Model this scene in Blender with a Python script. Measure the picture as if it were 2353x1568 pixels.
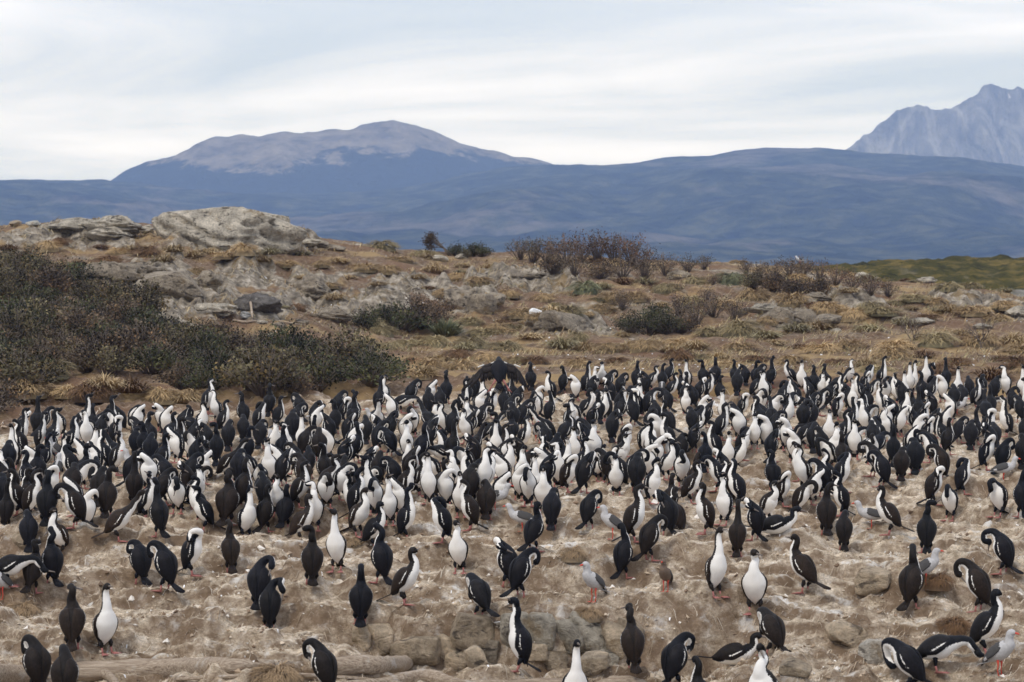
import bpy, math, random
import numpy as np
from mathutils import Vector, Matrix
R = math.radians
random.seed(7); rng = np.random.default_rng(7)
sc = bpy.context.scene
for o in list(bpy.data.objects): bpy.data.objects.remove(o)
COL = sc.collection

# ------------------------------------------------------------------ camera
CAMZ = 5.5; FPX = 6536.0; CX = 1176.5; CY = 784.0; HOR = 640.0      # pixel frame 2353 x 1568
cam_d = bpy.data.cameras.new('camera'); cam = bpy.data.objects.new('camera', cam_d); COL.objects.link(cam)
cam_d.lens = 100; cam_d.sensor_width = 36; cam_d.clip_start = 0.5; cam_d.clip_end = 30000
cam.location = (0, 0, CAMZ); cam.rotation_euler = (R(90) - math.atan((CY - HOR) / FPX), 0, 0)
cam_d.dof.use_dof = True; cam_d.dof.focus_distance = 38; cam_d.dof.aperture_fstop = 5.6
sc.camera = cam

# ------------------------------------------------------------------ sky, sun, exposure
W = bpy.data.worlds.new('World'); sc.world = W; W.use_nodes = True
nt = W.node_tree; nt.nodes.clear()
def N(t, kind, **kw):
    n = t.nodes.new(kind)
    for k, v in kw.items(): setattr(n, k, v)
    return n
SUN_EL, SUN_AZ = 52, 215          # azimuth measured clockwise from +Y
out = N(nt, 'ShaderNodeOutputWorld'); bg = N(nt, 'ShaderNodeBackground')
sky = N(nt, 'ShaderNodeTexSky', sky_type='NISHITA', sun_disc=False)
sky.sun_elevation = R(SUN_EL); sky.sun_rotation = R(SUN_AZ)
skm = N(nt, 'ShaderNodeVectorMath', operation='SCALE'); skm.inputs['Scale'].default_value = 0.10
nt.links.new(sky.outputs[0], skm.inputs[0])
tc = N(nt, 'ShaderNodeTexCoord'); mp = N(nt, 'ShaderNodeMapping'); mp.inputs['Scale'].default_value = (2.4, 2.4, 18.0)
mp.inputs['Location'].default_value = (2.3, 0.4, 1.1)
nz = N(nt, 'ShaderNodeTexNoise'); nz.inputs['Scale'].default_value = 1.5; nz.inputs['Detail'].default_value = 7; nz.inputs['Roughness'].default_value = 0.55; nz.inputs['Distortion'].default_value = 0.9
nt.links.new(tc.outputs['Generated'], mp.inputs[0]); nt.links.new(mp.outputs[0], nz.inputs['Vector'])
rp = N(nt, 'ShaderNodeValToRGB'); cr = rp.color_ramp
cr.elements[0].position = 0.38; cr.elements[0].color = (0.72, 0.83, 1.02, 1)
cr.elements[1].position = 0.62; cr.elements[1].color = (1.25, 1.29, 1.50, 1)
_e = cr.elements.new(0.49); _e.color = (0.96, 1.03, 1.21, 1)
nt.links.new(nz.outputs['Fac'], rp.inputs[0])
mx = N(nt, 'ShaderNodeMix', data_type='RGBA'); mx.inputs[0].default_value = 0.9
nt.links.new(skm.outputs[0], mx.inputs[6]); nt.links.new(rp.outputs[0], mx.inputs[7])
nt.links.new(mx.outputs[2], bg.inputs[0]); bg.inputs[1].default_value = 1.0
nt.links.new(bg.outputs[0], out.inputs[0])

sun_d = bpy.data.lights.new('sun', 'SUN'); sun_d.energy = 1.5; sun_d.angle = R(11); sun_d.color = (1.0, 0.93, 0.82)
sun = bpy.data.objects.new('sun', sun_d); COL.objects.link(sun)
_a = R(SUN_AZ); sd = Vector((math.sin(_a) * math.cos(R(SUN_EL)), math.cos(_a) * math.cos(R(SUN_EL)), math.sin(R(SUN_EL))))
sun.rotation_euler = sd.to_track_quat('Z', 'Y').to_euler()
vs = sc.view_settings; vs.view_transform = 'Standard'; vs.look = 'None'; vs.exposure = 0.0; vs.gamma = 1.0; vs.use_curve_mapping = False
sc.render.engine = 'CYCLES'; sc.cycles.use_denoising = True; sc.cycles.max_bounces = 6; sc.cycles.volume_bounces = 1
sc.cycles.diffuse_bounces = 3; sc.cycles.glossy_bounces = 2

# ------------------------------------------------------------------ helpers: noise, meshes, materials
def _h(ix, iy, s):
    n = (ix.astype(np.int64) * 374761393 + iy.astype(np.int64) * 668265263 + s * 974634777) & 0xffffffff
    n = ((n ^ (n >> 13)) * 1274126177) & 0xffffffff
    n = ((n ^ (n >> 16)) * 2246822519) & 0xffffffff
    return ((n ^ (n >> 15)) & 0xffffff) / float(0xffffff)
def noise(x, y, s=0):
    x = np.asarray(x, float); y = np.asarray(y, float)
    ix = np.floor(x); iy = np.floor(y); fx = x - ix; fy = y - iy
    ux = fx * fx * fx * (fx * (fx * 6 - 15) + 10); uy = fy * fy * fy * (fy * (fy * 6 - 15) + 10)
    def g(a, b):
        t = _h(ix + a, iy + b, s) * 2 * np.pi
        return np.cos(t) * (fx - a) + np.sin(t) * (fy - b)
    n0 = g(0, 0) * (1 - ux) + g(1, 0) * ux; n1 = g(0, 1) * (1 - ux) + g(1, 1) * ux
    return (n0 * (1 - uy) + n1 * uy) * 1.5
def fbm(x, y, o=4, s=0, gain=0.5):
    t = 0; a = 1.0; f = 1.0
    for i in range(o):
        t = t + a * noise(x * f + 13.7 * i, y * f - 7.1 * i, s + i); a *= gain; f *= 2.03
    return t
def sst(a, b, x):
    t = np.clip((x - a) / (b - a), 0, 1); return t * t * (3 - 2 * t)
def domes(x, y, cell, s, rmin, rmax, hmin, hmax, prob=1.0):
    gx = x / cell; gy = y / cell; ix = np.floor(gx); iy = np.floor(gy); out_ = np.zeros_like(gx)
    for a in (-1, 0, 1):
        for b in (-1, 0, 1):
            px = ix + a + _h(ix + a, iy + b, s); py = iy + b + _h(ix + a, iy + b, s + 1)
            rr = (rmin + (rmax - rmin) * _h(ix + a, iy + b, s + 2)) / cell
            hh = hmin + (hmax - hmin) * _h(ix + a, iy + b, s + 3)
            hh = np.where(_h(ix + a, iy + b, s + 4) < prob, hh, 0)
            q = np.hypot(gx - px, gy - py) / rr
            out_ = np.maximum(out_, hh * (1 - sst(0.45, 1.0, q)) * (1 - 0.35 * (1 - sst(0.0, 0.45, q))))
    return out_

def mesh(name, V, F, mats=(), smooth=True, attrs=None, mi=None):
    me = bpy.data.meshes.new(name)
    me.from_pydata([tuple(v) for v in V] if not isinstance(V, np.ndarray) else V.tolist(), [], F.tolist() if isinstance(F, np.ndarray) else F)
    for m in (mats if isinstance(mats, (list, tuple)) else [mats]): me.materials.append(m)
    if smooth: me.polygons.foreach_set('use_smooth', np.ones(len(me.polygons), bool))
    if mi is not None: me.polygons.foreach_set('material_index', np.asarray(mi, np.int32))
    for k, v in (attrs or {}).items():
        v = np.asarray(v, np.float32)
        if v.ndim == 1:
            a = me.attributes.new(k, 'FLOAT', 'POINT'); a.data.foreach_set('value', v)
        else:
            if v.shape[1] == 3: v = np.hstack([v, np.ones((len(v), 1), np.float32)])
            a = me.attributes.new(k, 'FLOAT_COLOR', 'POINT'); a.data.foreach_set('color', v.ravel())
    me.update(); return me
def ob(name, me, parent=None, loc=None, rot=None, scale=None, color=None):
    o = bpy.data.objects.new(name, me); COL.objects.link(o)
    if parent is not None: o.parent = parent
    if loc is not None: o.location = loc
    if rot is not None: o.rotation_euler = rot
    if scale is not None: o.scale = scale if isinstance(scale, (tuple, list)) else (scale,) * 3
    if color is not None: o.color = tuple(color) if len(color) == 4 else (*color, 1)
    return o
def tag(o, label=None, cat=None, group=None, kind=None):
    if label: o['label'] = label
    if cat: o['category'] = cat
    if group: o['group'] = group
    if kind: o['kind'] = kind
    return o

class Mat:
    def __init__(s, name):
        s.m = bpy.data.materials.new(name); s.m.use_nodes = True; s.t = s.m.node_tree
        s.b = s.t.nodes['Principled BSDF']; s.tc = None
    def n(s, kind, ins=None, **kw):
        n = s.t.nodes.new(kind)
        for k, v in kw.items(): setattr(n, k, v)
        for k, v in (ins or {}).items(): s.set(n.inputs[k], v)
        return n
    def set(s, inp, v):
        if isinstance(v, bpy.types.NodeSocket): s.t.links.new(v, inp)
        elif isinstance(v, (tuple, list)) and len(v) == 3 and inp.type == 'RGBA': inp.default_value = (*v, 1)
        else: inp.default_value = v
    def coord(s, scale=(1, 1, 1), which='Object', loc=(0, 0, 0)):
        if s.tc is None: s.tc = s.n('ShaderNodeTexCoord')
        return s.n('ShaderNodeMapping', {0: s.tc.outputs[which], 'Scale': scale, 'Location': loc}).outputs[0]
    def noise(s, scale, detail=4, rough=0.55, vec=None, dist=0.0):
        return s.n('ShaderNodeTexNoise', {'Vector': vec if vec is not None else s.coord(), 'Scale': scale, 'Detail': detail, 'Roughness': rough, 'Distortion': dist}).outputs['Fac']
    def ramp(s, f, *st):
        n = s.n('ShaderNodeValToRGB', {0: f}); e = n.color_ramp.elements
        while len(e) < len(st): e.new(0.5)
        for i, (p, c) in enumerate(st):
            e[i].position = p; e[i].color = (c, c, c, 1) if not isinstance(c, (tuple, list)) else (*c, 1)
        return n.outputs[0]
    def mix(s, f, a, b, mode='MIX'):
        n = s.n('ShaderNodeMix', data_type='RGBA', blend_type=mode)
        for i, v in ((0, f), (6, a), (7, b)): s.set(n.inputs[i], v)
        return n.outputs[2]
    def math(s, op, a, b=0.0, c=None):
        n = s.n('ShaderNodeMath', {0: a, 1: b}, operation=op)
        if c is not None: s.set(n.inputs[2], c)
        return n.outputs[0]
    def attr(s, name, out='Fac'): return s.n('ShaderNodeAttribute', attribute_name=name).outputs[out]
    def bump(s, h, strength=0.5, dist=0.02):
        s.set(s.b.inputs['Normal'], s.n('ShaderNodeBump', {'Height': h, 'Strength': strength, 'Distance': dist}).outputs[0])
    def done(s, col, rough=0.9, spec=0.2):
        s.set(s.b.inputs['Base Color'], col); s.set(s.b.inputs['Roughness'], rough); s.b.inputs['Specular IOR Level'].default_value = spec
        return s.m

# ------------------------------------------------------------------ terrain heights (x right, y away, metres)
ridge_px = [(-900,600),(-300,545),(0,522),(140,512),(250,516),(350,520),(520,522),(690,542),(800,562),(900,574),(1000,583),(1100,588),(1200,588),(1350,594),
            (1500,603),(1650,607),(1800,617),(1950,634),(2050,648),(2150,655),(2250,668),(2353,690),(2800,705),(3400,715)]
DR = 112.0
rx = np.array([(p[0] - CX) / FPX * DR for p in ridge_px]); rz = np.array([CAMZ - (p[1] - HOR) / FPX * DR for p in ridge_px])
def plane(y): return 1.351 + 0.02555 * y
def height(x, y):
    x = np.asarray(x, float); y = np.asarray(y, float)
    xd = CX + x / y * FPX
    zr = np.interp(x, rx, rz)
    d1 = 88 - 24 * (1 - sst(300, 1050, xd)) - 6 * sst(1500, 2353, xd)
    t = np.clip((y - d1) / (DR - d1), 0, 1)
    S = t * t * (3 - 2 * t) * 0.45 + 0.55 * t ** 1.15
    z = plane(y) + (zr - plane(DR)) * S
    beyond = np.clip(y - DR, 0, None)
    z = z - 0.006 * beyond ** 2
    hillm = sst(66, 92, y)
    z = z + hillm * (0.30 * fbm(x / 4.0, y / 4.0, 4, 3) + 0.10 * fbm(x / 0.8, y / 0.9, 3, 9)) * (1 - 0.5 * sst(100, 112, y))
    col = 1 - sst(58, 78, y)
    e = fbm(x / 3.4, y / 1.25, 4, 21)
    ter = np.floor(e * 4) / 4 + sst(0.52, 0.76, e * 4 - np.floor(e * 4)) / 4
    rel = 0.40 * (0.25 * e + 0.75 * ter)
    rel = rel + domes(x, y, 0.95, 31, 0.26, 0.50, 0.04, 0.17, 0.5)
    rel = rel + 0.034 * (1 - np.abs(fbm(x / 0.42, y / 0.30, 3, 41)) * 2.2) + 0.020 * fbm(x / 0.11, y / 0.12, 2, 51)
    z = z + col * rel + 0.02 * fbm(x / 0.2, y / 0.2, 2, 61) * (1 - col)
    # rock ledge near the front
    ledge_y = 27.9 + 0.5 * fbm(x / 1.3, x * 0 + 3.3, 3, 71) + 0.55 * sst(1500, 2100, xd) - 0.2 * (1 - sst(300, 900, xd))
    amt = 0.16 + 0.20 * sst(780, 900, xd) * (1 - sst(1560, 1800, xd))
    z = z - amt * (1 - sst(-0.10, 0.10, y - ledge_y))
    z = z - 2.6 * (1 - sst(17.5, 23.6, y))
    return z
ncol = 560
U = np.linspace(-0.27, 0.27, ncol)
yd = np.arange(1770, 860, -1.55); D_ = np.concatenate([np.linspace(15, 20.5, 14), 27120 / (yd - 473.0)]); D_ = np.concatenate([D_, np.arange(D_[-1] + 0.2, 118, 0.17), np.linspace(121, 160, 30)])
YY, UU = np.meshgrid(D_, U, indexing='ij'); XX = UU * YY
ZZ = height(XX, YY)
nrow = len(D_)
OUTC = [(330,650,130,62),(450,690,120,62),(560,640,100,52),(720,680,80,52),(800,705,95,42),(620,705,70,40),(500,562,130,26),(190,540,140,28),(1080,702,80,32),(1320,752,120,26),(950,662,100,28),(1820,737,100,26),(1950,692,90,22),(2200,692,70,16),(1250,642,90,22),(90,562,90,28),(870,690,80,30),(1150,650,80,20),(2320,715,70,20),(660,560,80,18)]
def gz(x, y):
    u = np.clip((np.asarray(x) / np.asarray(y) - U[0]) / (U[1] - U[0]), 0, ncol - 1.001); r = np.clip(np.interp(y, D_, np.arange(nrow)), 0, nrow - 1.001)
    i = np.floor(r).astype(int); j = np.floor(u).astype(int); fr = r - i; fu = u - j
    return (ZZ[i, j] * (1 - fr) * (1 - fu) + ZZ[i + 1, j] * fr * (1 - fu) + ZZ[i, j + 1] * (1 - fr) * fu + ZZ[i + 1, j + 1] * fr * fu)
PIT = math.atan((CY - HOR) / FPX)
def ray(xd_, yd_):
    a = (xd_ - CX) / FPX; b = (CY - yd_) / FPX
    return Vector((a, math.cos(PIT) + b * math.sin(PIT), -math.sin(PIT) + b * math.cos(PIT)))
def hit(xd_, yd_):
    """the ground point seen at a photo position"""
    r = ray(xd_, yd_); u = r.x / r.y; k = r.z / r.y
    j = min(max((u - U[0]) / (U[1] - U[0]), 0), ncol - 1.001); j0 = int(j); f = j - j0
    zc = ZZ[:, j0] * (1 - f) + ZZ[:, j0 + 1] * f
    g = zc - (CAMZ + k * D_); g[:16] = -1
    idx = np.argmax(g > 0)
    if g[idx] <= 0:
        m = (D_ > 60) & (D_ < 114); ii = np.where(m)[0]; idx = ii[np.argmax(g[ii])]; y = D_[idx]
    else:
        a, b = g[idx - 1], g[idx]; y = D_[idx - 1] + (D_[idx] - D_[idx - 1]) * (-a / (b - a))
    return Vector((u * y, y, float(gz(u * y, y))))
rockm = np.zeros_like(ZZ)
for (ex, ey, er, eh) in OUTC:
    c0, c1, c2 = hit(ex, ey), hit(ex, ey + eh), hit(ex, ey - eh); rw = er * c0.y / FPX; rd = max((c2.y - c1.y) / 2, 1.2)
    q = ((XX - c0.x) / rw) ** 2 + ((YY - c0.y) / rd) ** 2
    rockm = np.maximum(rockm, 1 - sst(0.35, 1.15, q + 0.55 * fbm(XX / 1.2, YY / 1.6, 3, 131)))
_e1 = fbm(XX / 1.5, YY / 2.2, 3, 141); _st = np.floor(_e1 * 5) / 5 + sst(0.55, 0.9, _e1 * 5 - np.floor(_e1 * 5)) / 5
ZZ = ZZ + rockm * (0.12 + 0.42 * _st + 0.30 * (0.45 - np.abs(fbm(XX / 0.8, YY / 1.2, 4, 151))) + 0.10 * fbm(XX / 0.3, YY / 0.5, 2, 161))
def px(x, y, z):
    dz = z - CAMZ; fy = y * math.cos(PIT) - dz * math.sin(PIT); uy = y * math.sin(PIT) + dz * math.cos(PIT)
    return CX + x / fy * FPX, CY - uy / fy * FPX

# ground material
g = Mat('ground_straw_and_soil')
zone = g.attr('zone')
n1 = g.noise(1.1, 6, 0.6); n2 = g.noise(7.0, 9, 0.72); n3 = g.noise(1.0, 5, 0.6, g.coord((14, 40, 40)))
fib = g.noise(1.0, 6, 0.74, g.coord((26, 52, 52)), 0.4)
straw = g.ramp(n2, (0.30, (0.20, 0.14, 0.09)), (0.42, (0.43, 0.345, 0.245)), (0.53, (0.65, 0.545, 0.41)), (0.68, (0.86, 0.78, 0.66)))
straw = g.mix(0.7, straw, g.ramp(fib, (0.32, 0.55), (0.50, 1.05), (0.68, 1.45)), 'MULTIPLY')
sp = g.noise(60, 5, 0.75); straw = g.mix(0.75, straw, g.ramp(sp, (0.33, 0.50), (0.5, 1.02), (0.66, 1.45)), 'MULTIPLY')
straw = g.mix(0.8, straw, g.ramp(n1, (0.30, (0.60, 0.50, 0.41)), (0.46, (1, 1, 1)), (0.75, (1.18, 1.15, 1.10))), 'MULTIPLY')
straw = g.mix(0.85, straw, g.ramp(g.noise(1.0, 5, 0.62, g.coord((1.2, 3.0, 3.0), loc=(3, 5, 1)), 0.3), (0.34, (0.44, 0.37, 0.30)), (0.47, (1, 1, 1)), (0.70, (1.12, 1.1, 1.08))), 'MULTIPLY')
gu = g.ramp(g.noise(2.3, 7, 0.72, g.coord((1, 0.8, 1), loc=(4, 9, 1))), (0.56, 0.0), (0.63, 0.9))
straw = g.mix(gu, straw, (0.86, 0.82, 0.75))
splash = g.ramp(g.noise(17, 4, 0.62, g.coord(loc=(2, 6, 9))), (0.655, 0.0), (0.69, 0.8)); straw = g.mix(splash, straw, (0.84, 0.80, 0.74))
pit = g.ramp(g.noise(4.5, 6, 0.7, g.coord((1, 0.7, 1), loc=(7, 1, 4))), (0.31, 0.85), (0.39, 0.0)); straw = g.mix(pit, straw, (0.10, 0.065, 0.038))
soil = g.ramp(n2, (0.30, (0.06, 0.038, 0.025)), (0.48, (0.165, 0.112, 0.072)), (0.68, (0.36, 0.275, 0.195)))
soil = g.mix(g.ramp(g.noise(0.55, 5, 0.6, g.coord(loc=(9, 2, 5))), (0.45, 0.0), (0.62, 0.75)), soil, (0.19, 0.112, 0.068))
dry = g.mix(n3, (0.24, 0.155, 0.07), (0.50, 0.36, 0.18))
soil = g.mix(g.ramp(g.noise(0.42, 5, 0.6, g.coord(loc=(1, 7, 3))), (0.50, 0.0), (0.62, 0.8)), soil, dry)
rk = g.ramp(g.noise(3.0, 7, 0.65), (0.32, (0.07, 0.06, 0.05)), (0.50, (0.27, 0.228, 0.172)), (0.68, (0.54, 0.475, 0.385)))
rk = g.mix(g.ramp(g.noise(1.0, 6, 0.7, g.coord((1.6, 1.6, 5)), 1.2), (0.36, 0.85), (0.44, 0.0)), rk, (0.055, 0.045, 0.036))
rk = g.mix(g.ramp(g.noise(0.9, 6, 0.7, g.coord(loc=(6, 1, 2))), (0.56, 0.0), (0.64, 0.65)), rk, (0.22, 0.14, 0.05))
rmix = g.math('MAXIMUM', g.math('MULTIPLY', g.ramp(g.noise(0.38, 6, 0.65, g.coord(loc=(3, 3, 8))), (0.54, 0.0), (0.62, 1.0)), g.attr('rocky2')), g.ramp(g.math('ADD', g.attr('rocky'), g.math('MULTIPLY_ADD', n2, 1.0, -0.5)), (0.35, 0.0), (0.55, 1.0)))
soil = g.mix(rmix, soil, rk)
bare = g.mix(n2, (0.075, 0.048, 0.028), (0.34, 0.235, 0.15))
straw = g.mix(g.math('MULTIPLY', g.attr('steep'), g.ramp(g.noise(3.5, 5, 0.65, g.coord(loc=(2, 2, 2))), (0.36, 0.25), (0.56, 0.95))), straw, bare)  # darker brown blended in patchily where the surface rises steeply away from the camera
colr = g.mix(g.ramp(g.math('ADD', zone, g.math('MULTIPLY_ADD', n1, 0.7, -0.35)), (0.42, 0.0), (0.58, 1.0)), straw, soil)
hb = g.math('ADD', g.math('MULTIPLY', n2, 0.6), g.math('ADD', fib, g.math('MULTIPLY', sp, 0.9)))
g.bump(hb, 0.8, 0.03)
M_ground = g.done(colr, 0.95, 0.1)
zone_v = sst(50, 74, YY + 2.5 * fbm(XX / 5, YY / 5, 3, 81) + 8 * (1 - sst(250, 1000, CX + UU * FPX)) + 2).ravel()
gsy = np.gradient(ZZ, axis=0) / np.gradient(YY, axis=0); gsx = np.gradient(ZZ, axis=1) / np.gradient(XX, axis=1)
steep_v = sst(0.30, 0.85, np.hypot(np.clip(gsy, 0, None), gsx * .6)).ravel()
rocky_v = np.maximum(rockm, 0.0).ravel(); rocky2_v = (sst(82, 92, YY) * (1 - 0.85 * sst(1900, 2200, CX + UU * FPX))).ravel()
ii = np.arange(nrow * ncol).reshape(nrow, ncol)
F = np.stack([ii[:-1, :-1], ii[:-1, 1:], ii[1:, 1:], ii[1:, :-1]], -1).reshape(-1, 4)
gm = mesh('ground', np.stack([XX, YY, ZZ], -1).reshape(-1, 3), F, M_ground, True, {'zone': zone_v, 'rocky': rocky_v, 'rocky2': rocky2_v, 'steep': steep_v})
tag(ob('ground', gm), kind='structure')

# sea round the island
s = Mat('sea_water'); s.bump(s.noise(0.35, 4, 0.6), 0.4, 0.3)
M_sea = s.done((0.02, 0.045, 0.06), 0.12, 0.5)
tag(ob('sea', mesh('sea', [(-9000, -200, 0), (9000, -200, 0), (9000, 9000, 0), (-9000, 9000, 0)], [(0, 1, 2, 3)], M_sea)), kind='structure')

# ------------------------------------------------------------------ far land
def land(name, prof, d0, dr, d1, amp, lam, mat, seed, nu=420, nv=70, rough=1.0, sea=-2.0, power=1.0, attr=None):
    p = np.array(prof, float); u = np.linspace((p[0, 0] - CX) / FPX, (p[-1, 0] - CX) / FPX, nu)
    yr = np.interp(CX + u * FPX, p[:, 0], p[:, 1])
    # soften the joints of the traced skyline
    kn = 5 if rough > 2.5 else 13; k = np.hanning(kn + 2)[1:-1]; k /= k.sum(); yr = np.convolve(np.pad(yr, kn // 2, 'edge'), k, 'valid')
    zr = CAMZ - (yr - HOR) / FPX * dr
    tt = np.concatenate([np.linspace(0, 1, nv), np.linspace(1.04, 1.6, 14)])
    y = np.where(tt <= 1, d0 + (dr - d0) * tt, dr + (d1 - dr) * (tt - 1) / 0.6)
    Y, Ug = np.meshgrid(y, u, indexing='ij'); T = np.meshgrid(tt, u, indexing='ij')[0]; X = Ug * Y
    sh = np.where(T <= 1, np.clip(T, 0, 1) ** power, 1 - ((T - 1) / 0.6) ** 1.2)
    Z = sea + (zr[None, :] - sea) * sh
    nzv = fbm(X / lam, Y / lam, 6, seed, 0.52)
    Z = Z + amp * nzv * np.where(T <= 1, np.sin(np.clip(T, 0, 1) * np.pi) ** 0.8, 0) + amp * 0.10 * rough * fbm(X / lam * 6, Y / lam * 6, 4, seed + 5) + (amp * .16 * (np.abs(fbm(X / lam * 9, Y / lam * 3, 3, seed + 8)) - .25) * (T > .5) if rough > 2.5 else 0)
    i2 = np.arange(Z.size).reshape(Z.shape)
    f = np.stack([i2[:-1, :-1], i2[:-1, 1:], i2[1:, 1:], i2[1:, :-1]], -1).reshape(-1, 4)
    me = mesh(name, np.stack([X, Y, Z], -1).reshape(-1, 3), f, mat, True, {'t': T.ravel(), 'el': ((Z - sea) / (zr.max() - sea)).ravel()})
    return tag(ob(name, me), kind='structure')
f_ = Mat('forest_hill'); v = f_.coord()
na = f_.noise(0.0030, 8, 0.66, f_.coord((1, 0.6, 2)), 0.6); nb = f_.noise(0.020, 7, 0.7, v)
fc = f_.ramp(nb, (0.36, (0.006, 0.011, 0.006)), (0.5, (0.030, 0.040, 0.020)), (0.64, (0.085, 0.090, 0.050)))
fc = f_.mix(f_.math('MULTIPLY', f_.ramp(na, (0.55, 0.0), (0.61, 0.8)), f_.ramp(nb, (0.35, 0.2), (0.6, 1.0))), fc, (0.15, 0.135, 0.115))
f_.bump(nb, 0.8, 30)
M_forest = f_.done(fc, 1.0, 0.0)
f2 = Mat('bare_topped_mountain'); v = f2.coord(); nb = f2.noise(0.022, 8, 0.72, v); na = f2.noise(0.003, 6, 0.6, v)
lo = f2.mix(nb, (0.014, 0.022, 0.014), (0.045, 0.055, 0.032)); hi = f2.ramp(nb, (0.36, (0.12, 0.105, 0.07)), (0.5, (0.225, 0.20, 0.145)), (0.64, (0.34, 0.30, 0.225)))
M_bare = f2.done(f2.mix(f2.ramp(f2.math('ADD', f2.math('ADD', f2.attr('el'), f2.math('MULTIPLY_ADD', f2.n('ShaderNodeSeparateXYZ', {0: f2.coord()}).outputs[0], -0.00013, -0.079)), f2.math('MULTIPLY_ADD', f2.math('ADD', na, f2.math('MULTIPLY', nb, 0.35)), 0.8, -0.54)), (0.705, 0.0), (0.745, 1.0)), lo, hi), 1.0, 0.0)
f2.bump(nb, 0.9, 40)
f3 = Mat('bare_rock_mountain'); v = f3.coord((1, 0.25, 0.5)); nb = f3.noise(0.012, 7, 0.7, v); 
rc = f3.ramp(f3.noise(0.016, 8, 0.72, f3.coord((1, 0.3, 0.25)), 1.0), (0.36, (0.08, 0.085, 0.09)), (0.5, (0.19, 0.195, 0.20)), (0.66, (0.40, 0.41, 0.42))); rc = f3.mix(f3.ramp(f3.noise(0.006, 5, 0.7), (0.66, 0.0), (0.70, 0.9)), rc, (0.8, 0.8, 0.8))
M_scree = f3.done(rc, 1.0, 0.0); f3.bump(nb, 1.0, 60)
land('far_rock_mountain', [(1500,640),(1850,420),(1947,345),(2000,300),(2022,276),(2040,272),(2100,248),(2130,243),(2180,252),(2220,226),(2262,196),(2290,200),(2350,205),(2420,190),(2520,215),(2650,180),(2800,240),(3100,330)], 5350, 5950, 6150, 45, 420, M_scree, 211, rough=3.0, power=1.3)
land('bald_mountain', [(-400,600),(100,520),(262,415),(330,378),(380,360),(470,322),(560,306),(640,300),(700,302),(760,299),(800,302),(840,292),(880,285),(920,284),(960,289),(1010,305),(1060,326),(1110,343),(1170,358),(1260,378),(1400,420),(1700,520)], 4700, 5450, 5800, 45, 700, M_bare, 223, rough=2.2)
land('forested_hills', [(-900,430),(-400,400),(0,410),(60,416),(110,411),(180,414),(262,417),(400,432),(520,442),(700,444),(850,438),(950,428),(1050,408),(1150,388),(1210,380),(1270,378),(1400,380),(1500,370),(1560,360),(1650,353),(1740,344),(1840,338),(1900,340),(2000,352),(2080,360),(2200,362),(2280,372),(2353,386),(2600,420),(3200,470)], 2600, 4800, 5300, 30, 520, M_forest, 237, rough=1.2, power=0.95)
hm = Mat('heath_headland'); v = hm.coord(); nb = hm.noise(0.35, 6, 0.65, v); na = hm.noise(0.09, 6, 0.65, hm.coord((1, 0.5, 1)), 0.5)
hc = hm.ramp(nb, (0.32, (0.022, 0.024, 0.010)), (0.5, (0.070, 0.062, 0.020)), (0.66, (0.17, 0.125, 0.042)))
hc = hm.mix(hm.math('MULTIPLY', hm.ramp(na, (0.50, 0.0), (0.58, 1.0)), hm.ramp(hm.attr('t'), (0.45, 1.0), (0.85, 0.0))), hc, (0.27, 0.255, 0.23))
hm.bump(nb, 1.0, 0.8); M_heath = hm.done(hc, 1.0, 0.0)
land('headland', [(1300,690),(1700,650),(1830,622),(1920,608),(2000,602),(2100,598),(2200,592),(2300,591),(2420,592),(2600,596),(3000,640),(3300,690)], 185, 300, 380, 1.2, 14, M_heath, 251, nu=300, nv=60, rough=3.0, power=0.7)
def spline(P, n):
    """Catmull-Rom through rows of P; returns n rows and the parameter of each control row"""
    P = np.array(P, float); d = np.linalg.norm(np.diff(P[:, :3], axis=0), axis=1); t = np.concatenate([[0], np.cumsum(np.sqrt(d * 0.05) + d * 0.3)]); t /= t[-1]
    m = np.zeros_like(P)
    m[1:-1] = (P[2:] - P[:-2]) / (t[2:] - t[:-2])[:, None]; m[0] = (P[1] - P[0]) / (t[1] - t[0]); m[-1] = (P[-1] - P[-2]) / (t[-1] - t[-2])
    q = np.linspace(0, 1, n); k = np.clip(np.searchsorted(t, q, 'right') - 1, 0, len(t) - 2)
    h = (t[k + 1] - t[k])[:, None]; s = ((q - t[k])[:, None]) / h
    return ((2 * s**3 - 3 * s**2 + 1) * P[k] + (s**3 - 2 * s**2 + s) * h * m[k] + (-2 * s**3 + 3 * s**2) * P[k + 1] + (s**3 - s**2) * h * m[k + 1]), t
def frames(C):
    T = np.gradient(C, axis=0); T /= np.linalg.norm(T, axis=1)[:, None]
    L = np.zeros_like(T); l = np.array([0, 1.0, 0])
    for i in range(len(T)):
        l = l - T[i] * (l @ T[i]); l /= np.linalg.norm(l); L[i] = l
    V = np.cross(L, T); return T, L, V
def grid_faces(nr, ns, wrap=True):
    f = []
    for i in range(nr - 1):
        for j in range(ns if wrap else ns - 1):
            j2 = (j + 1) % ns if wrap else j + 1
            f.append((i * ns + j, i * ns + j2, (i + 1) * ns + j2, (i + 1) * ns + j))
    return f
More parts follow.
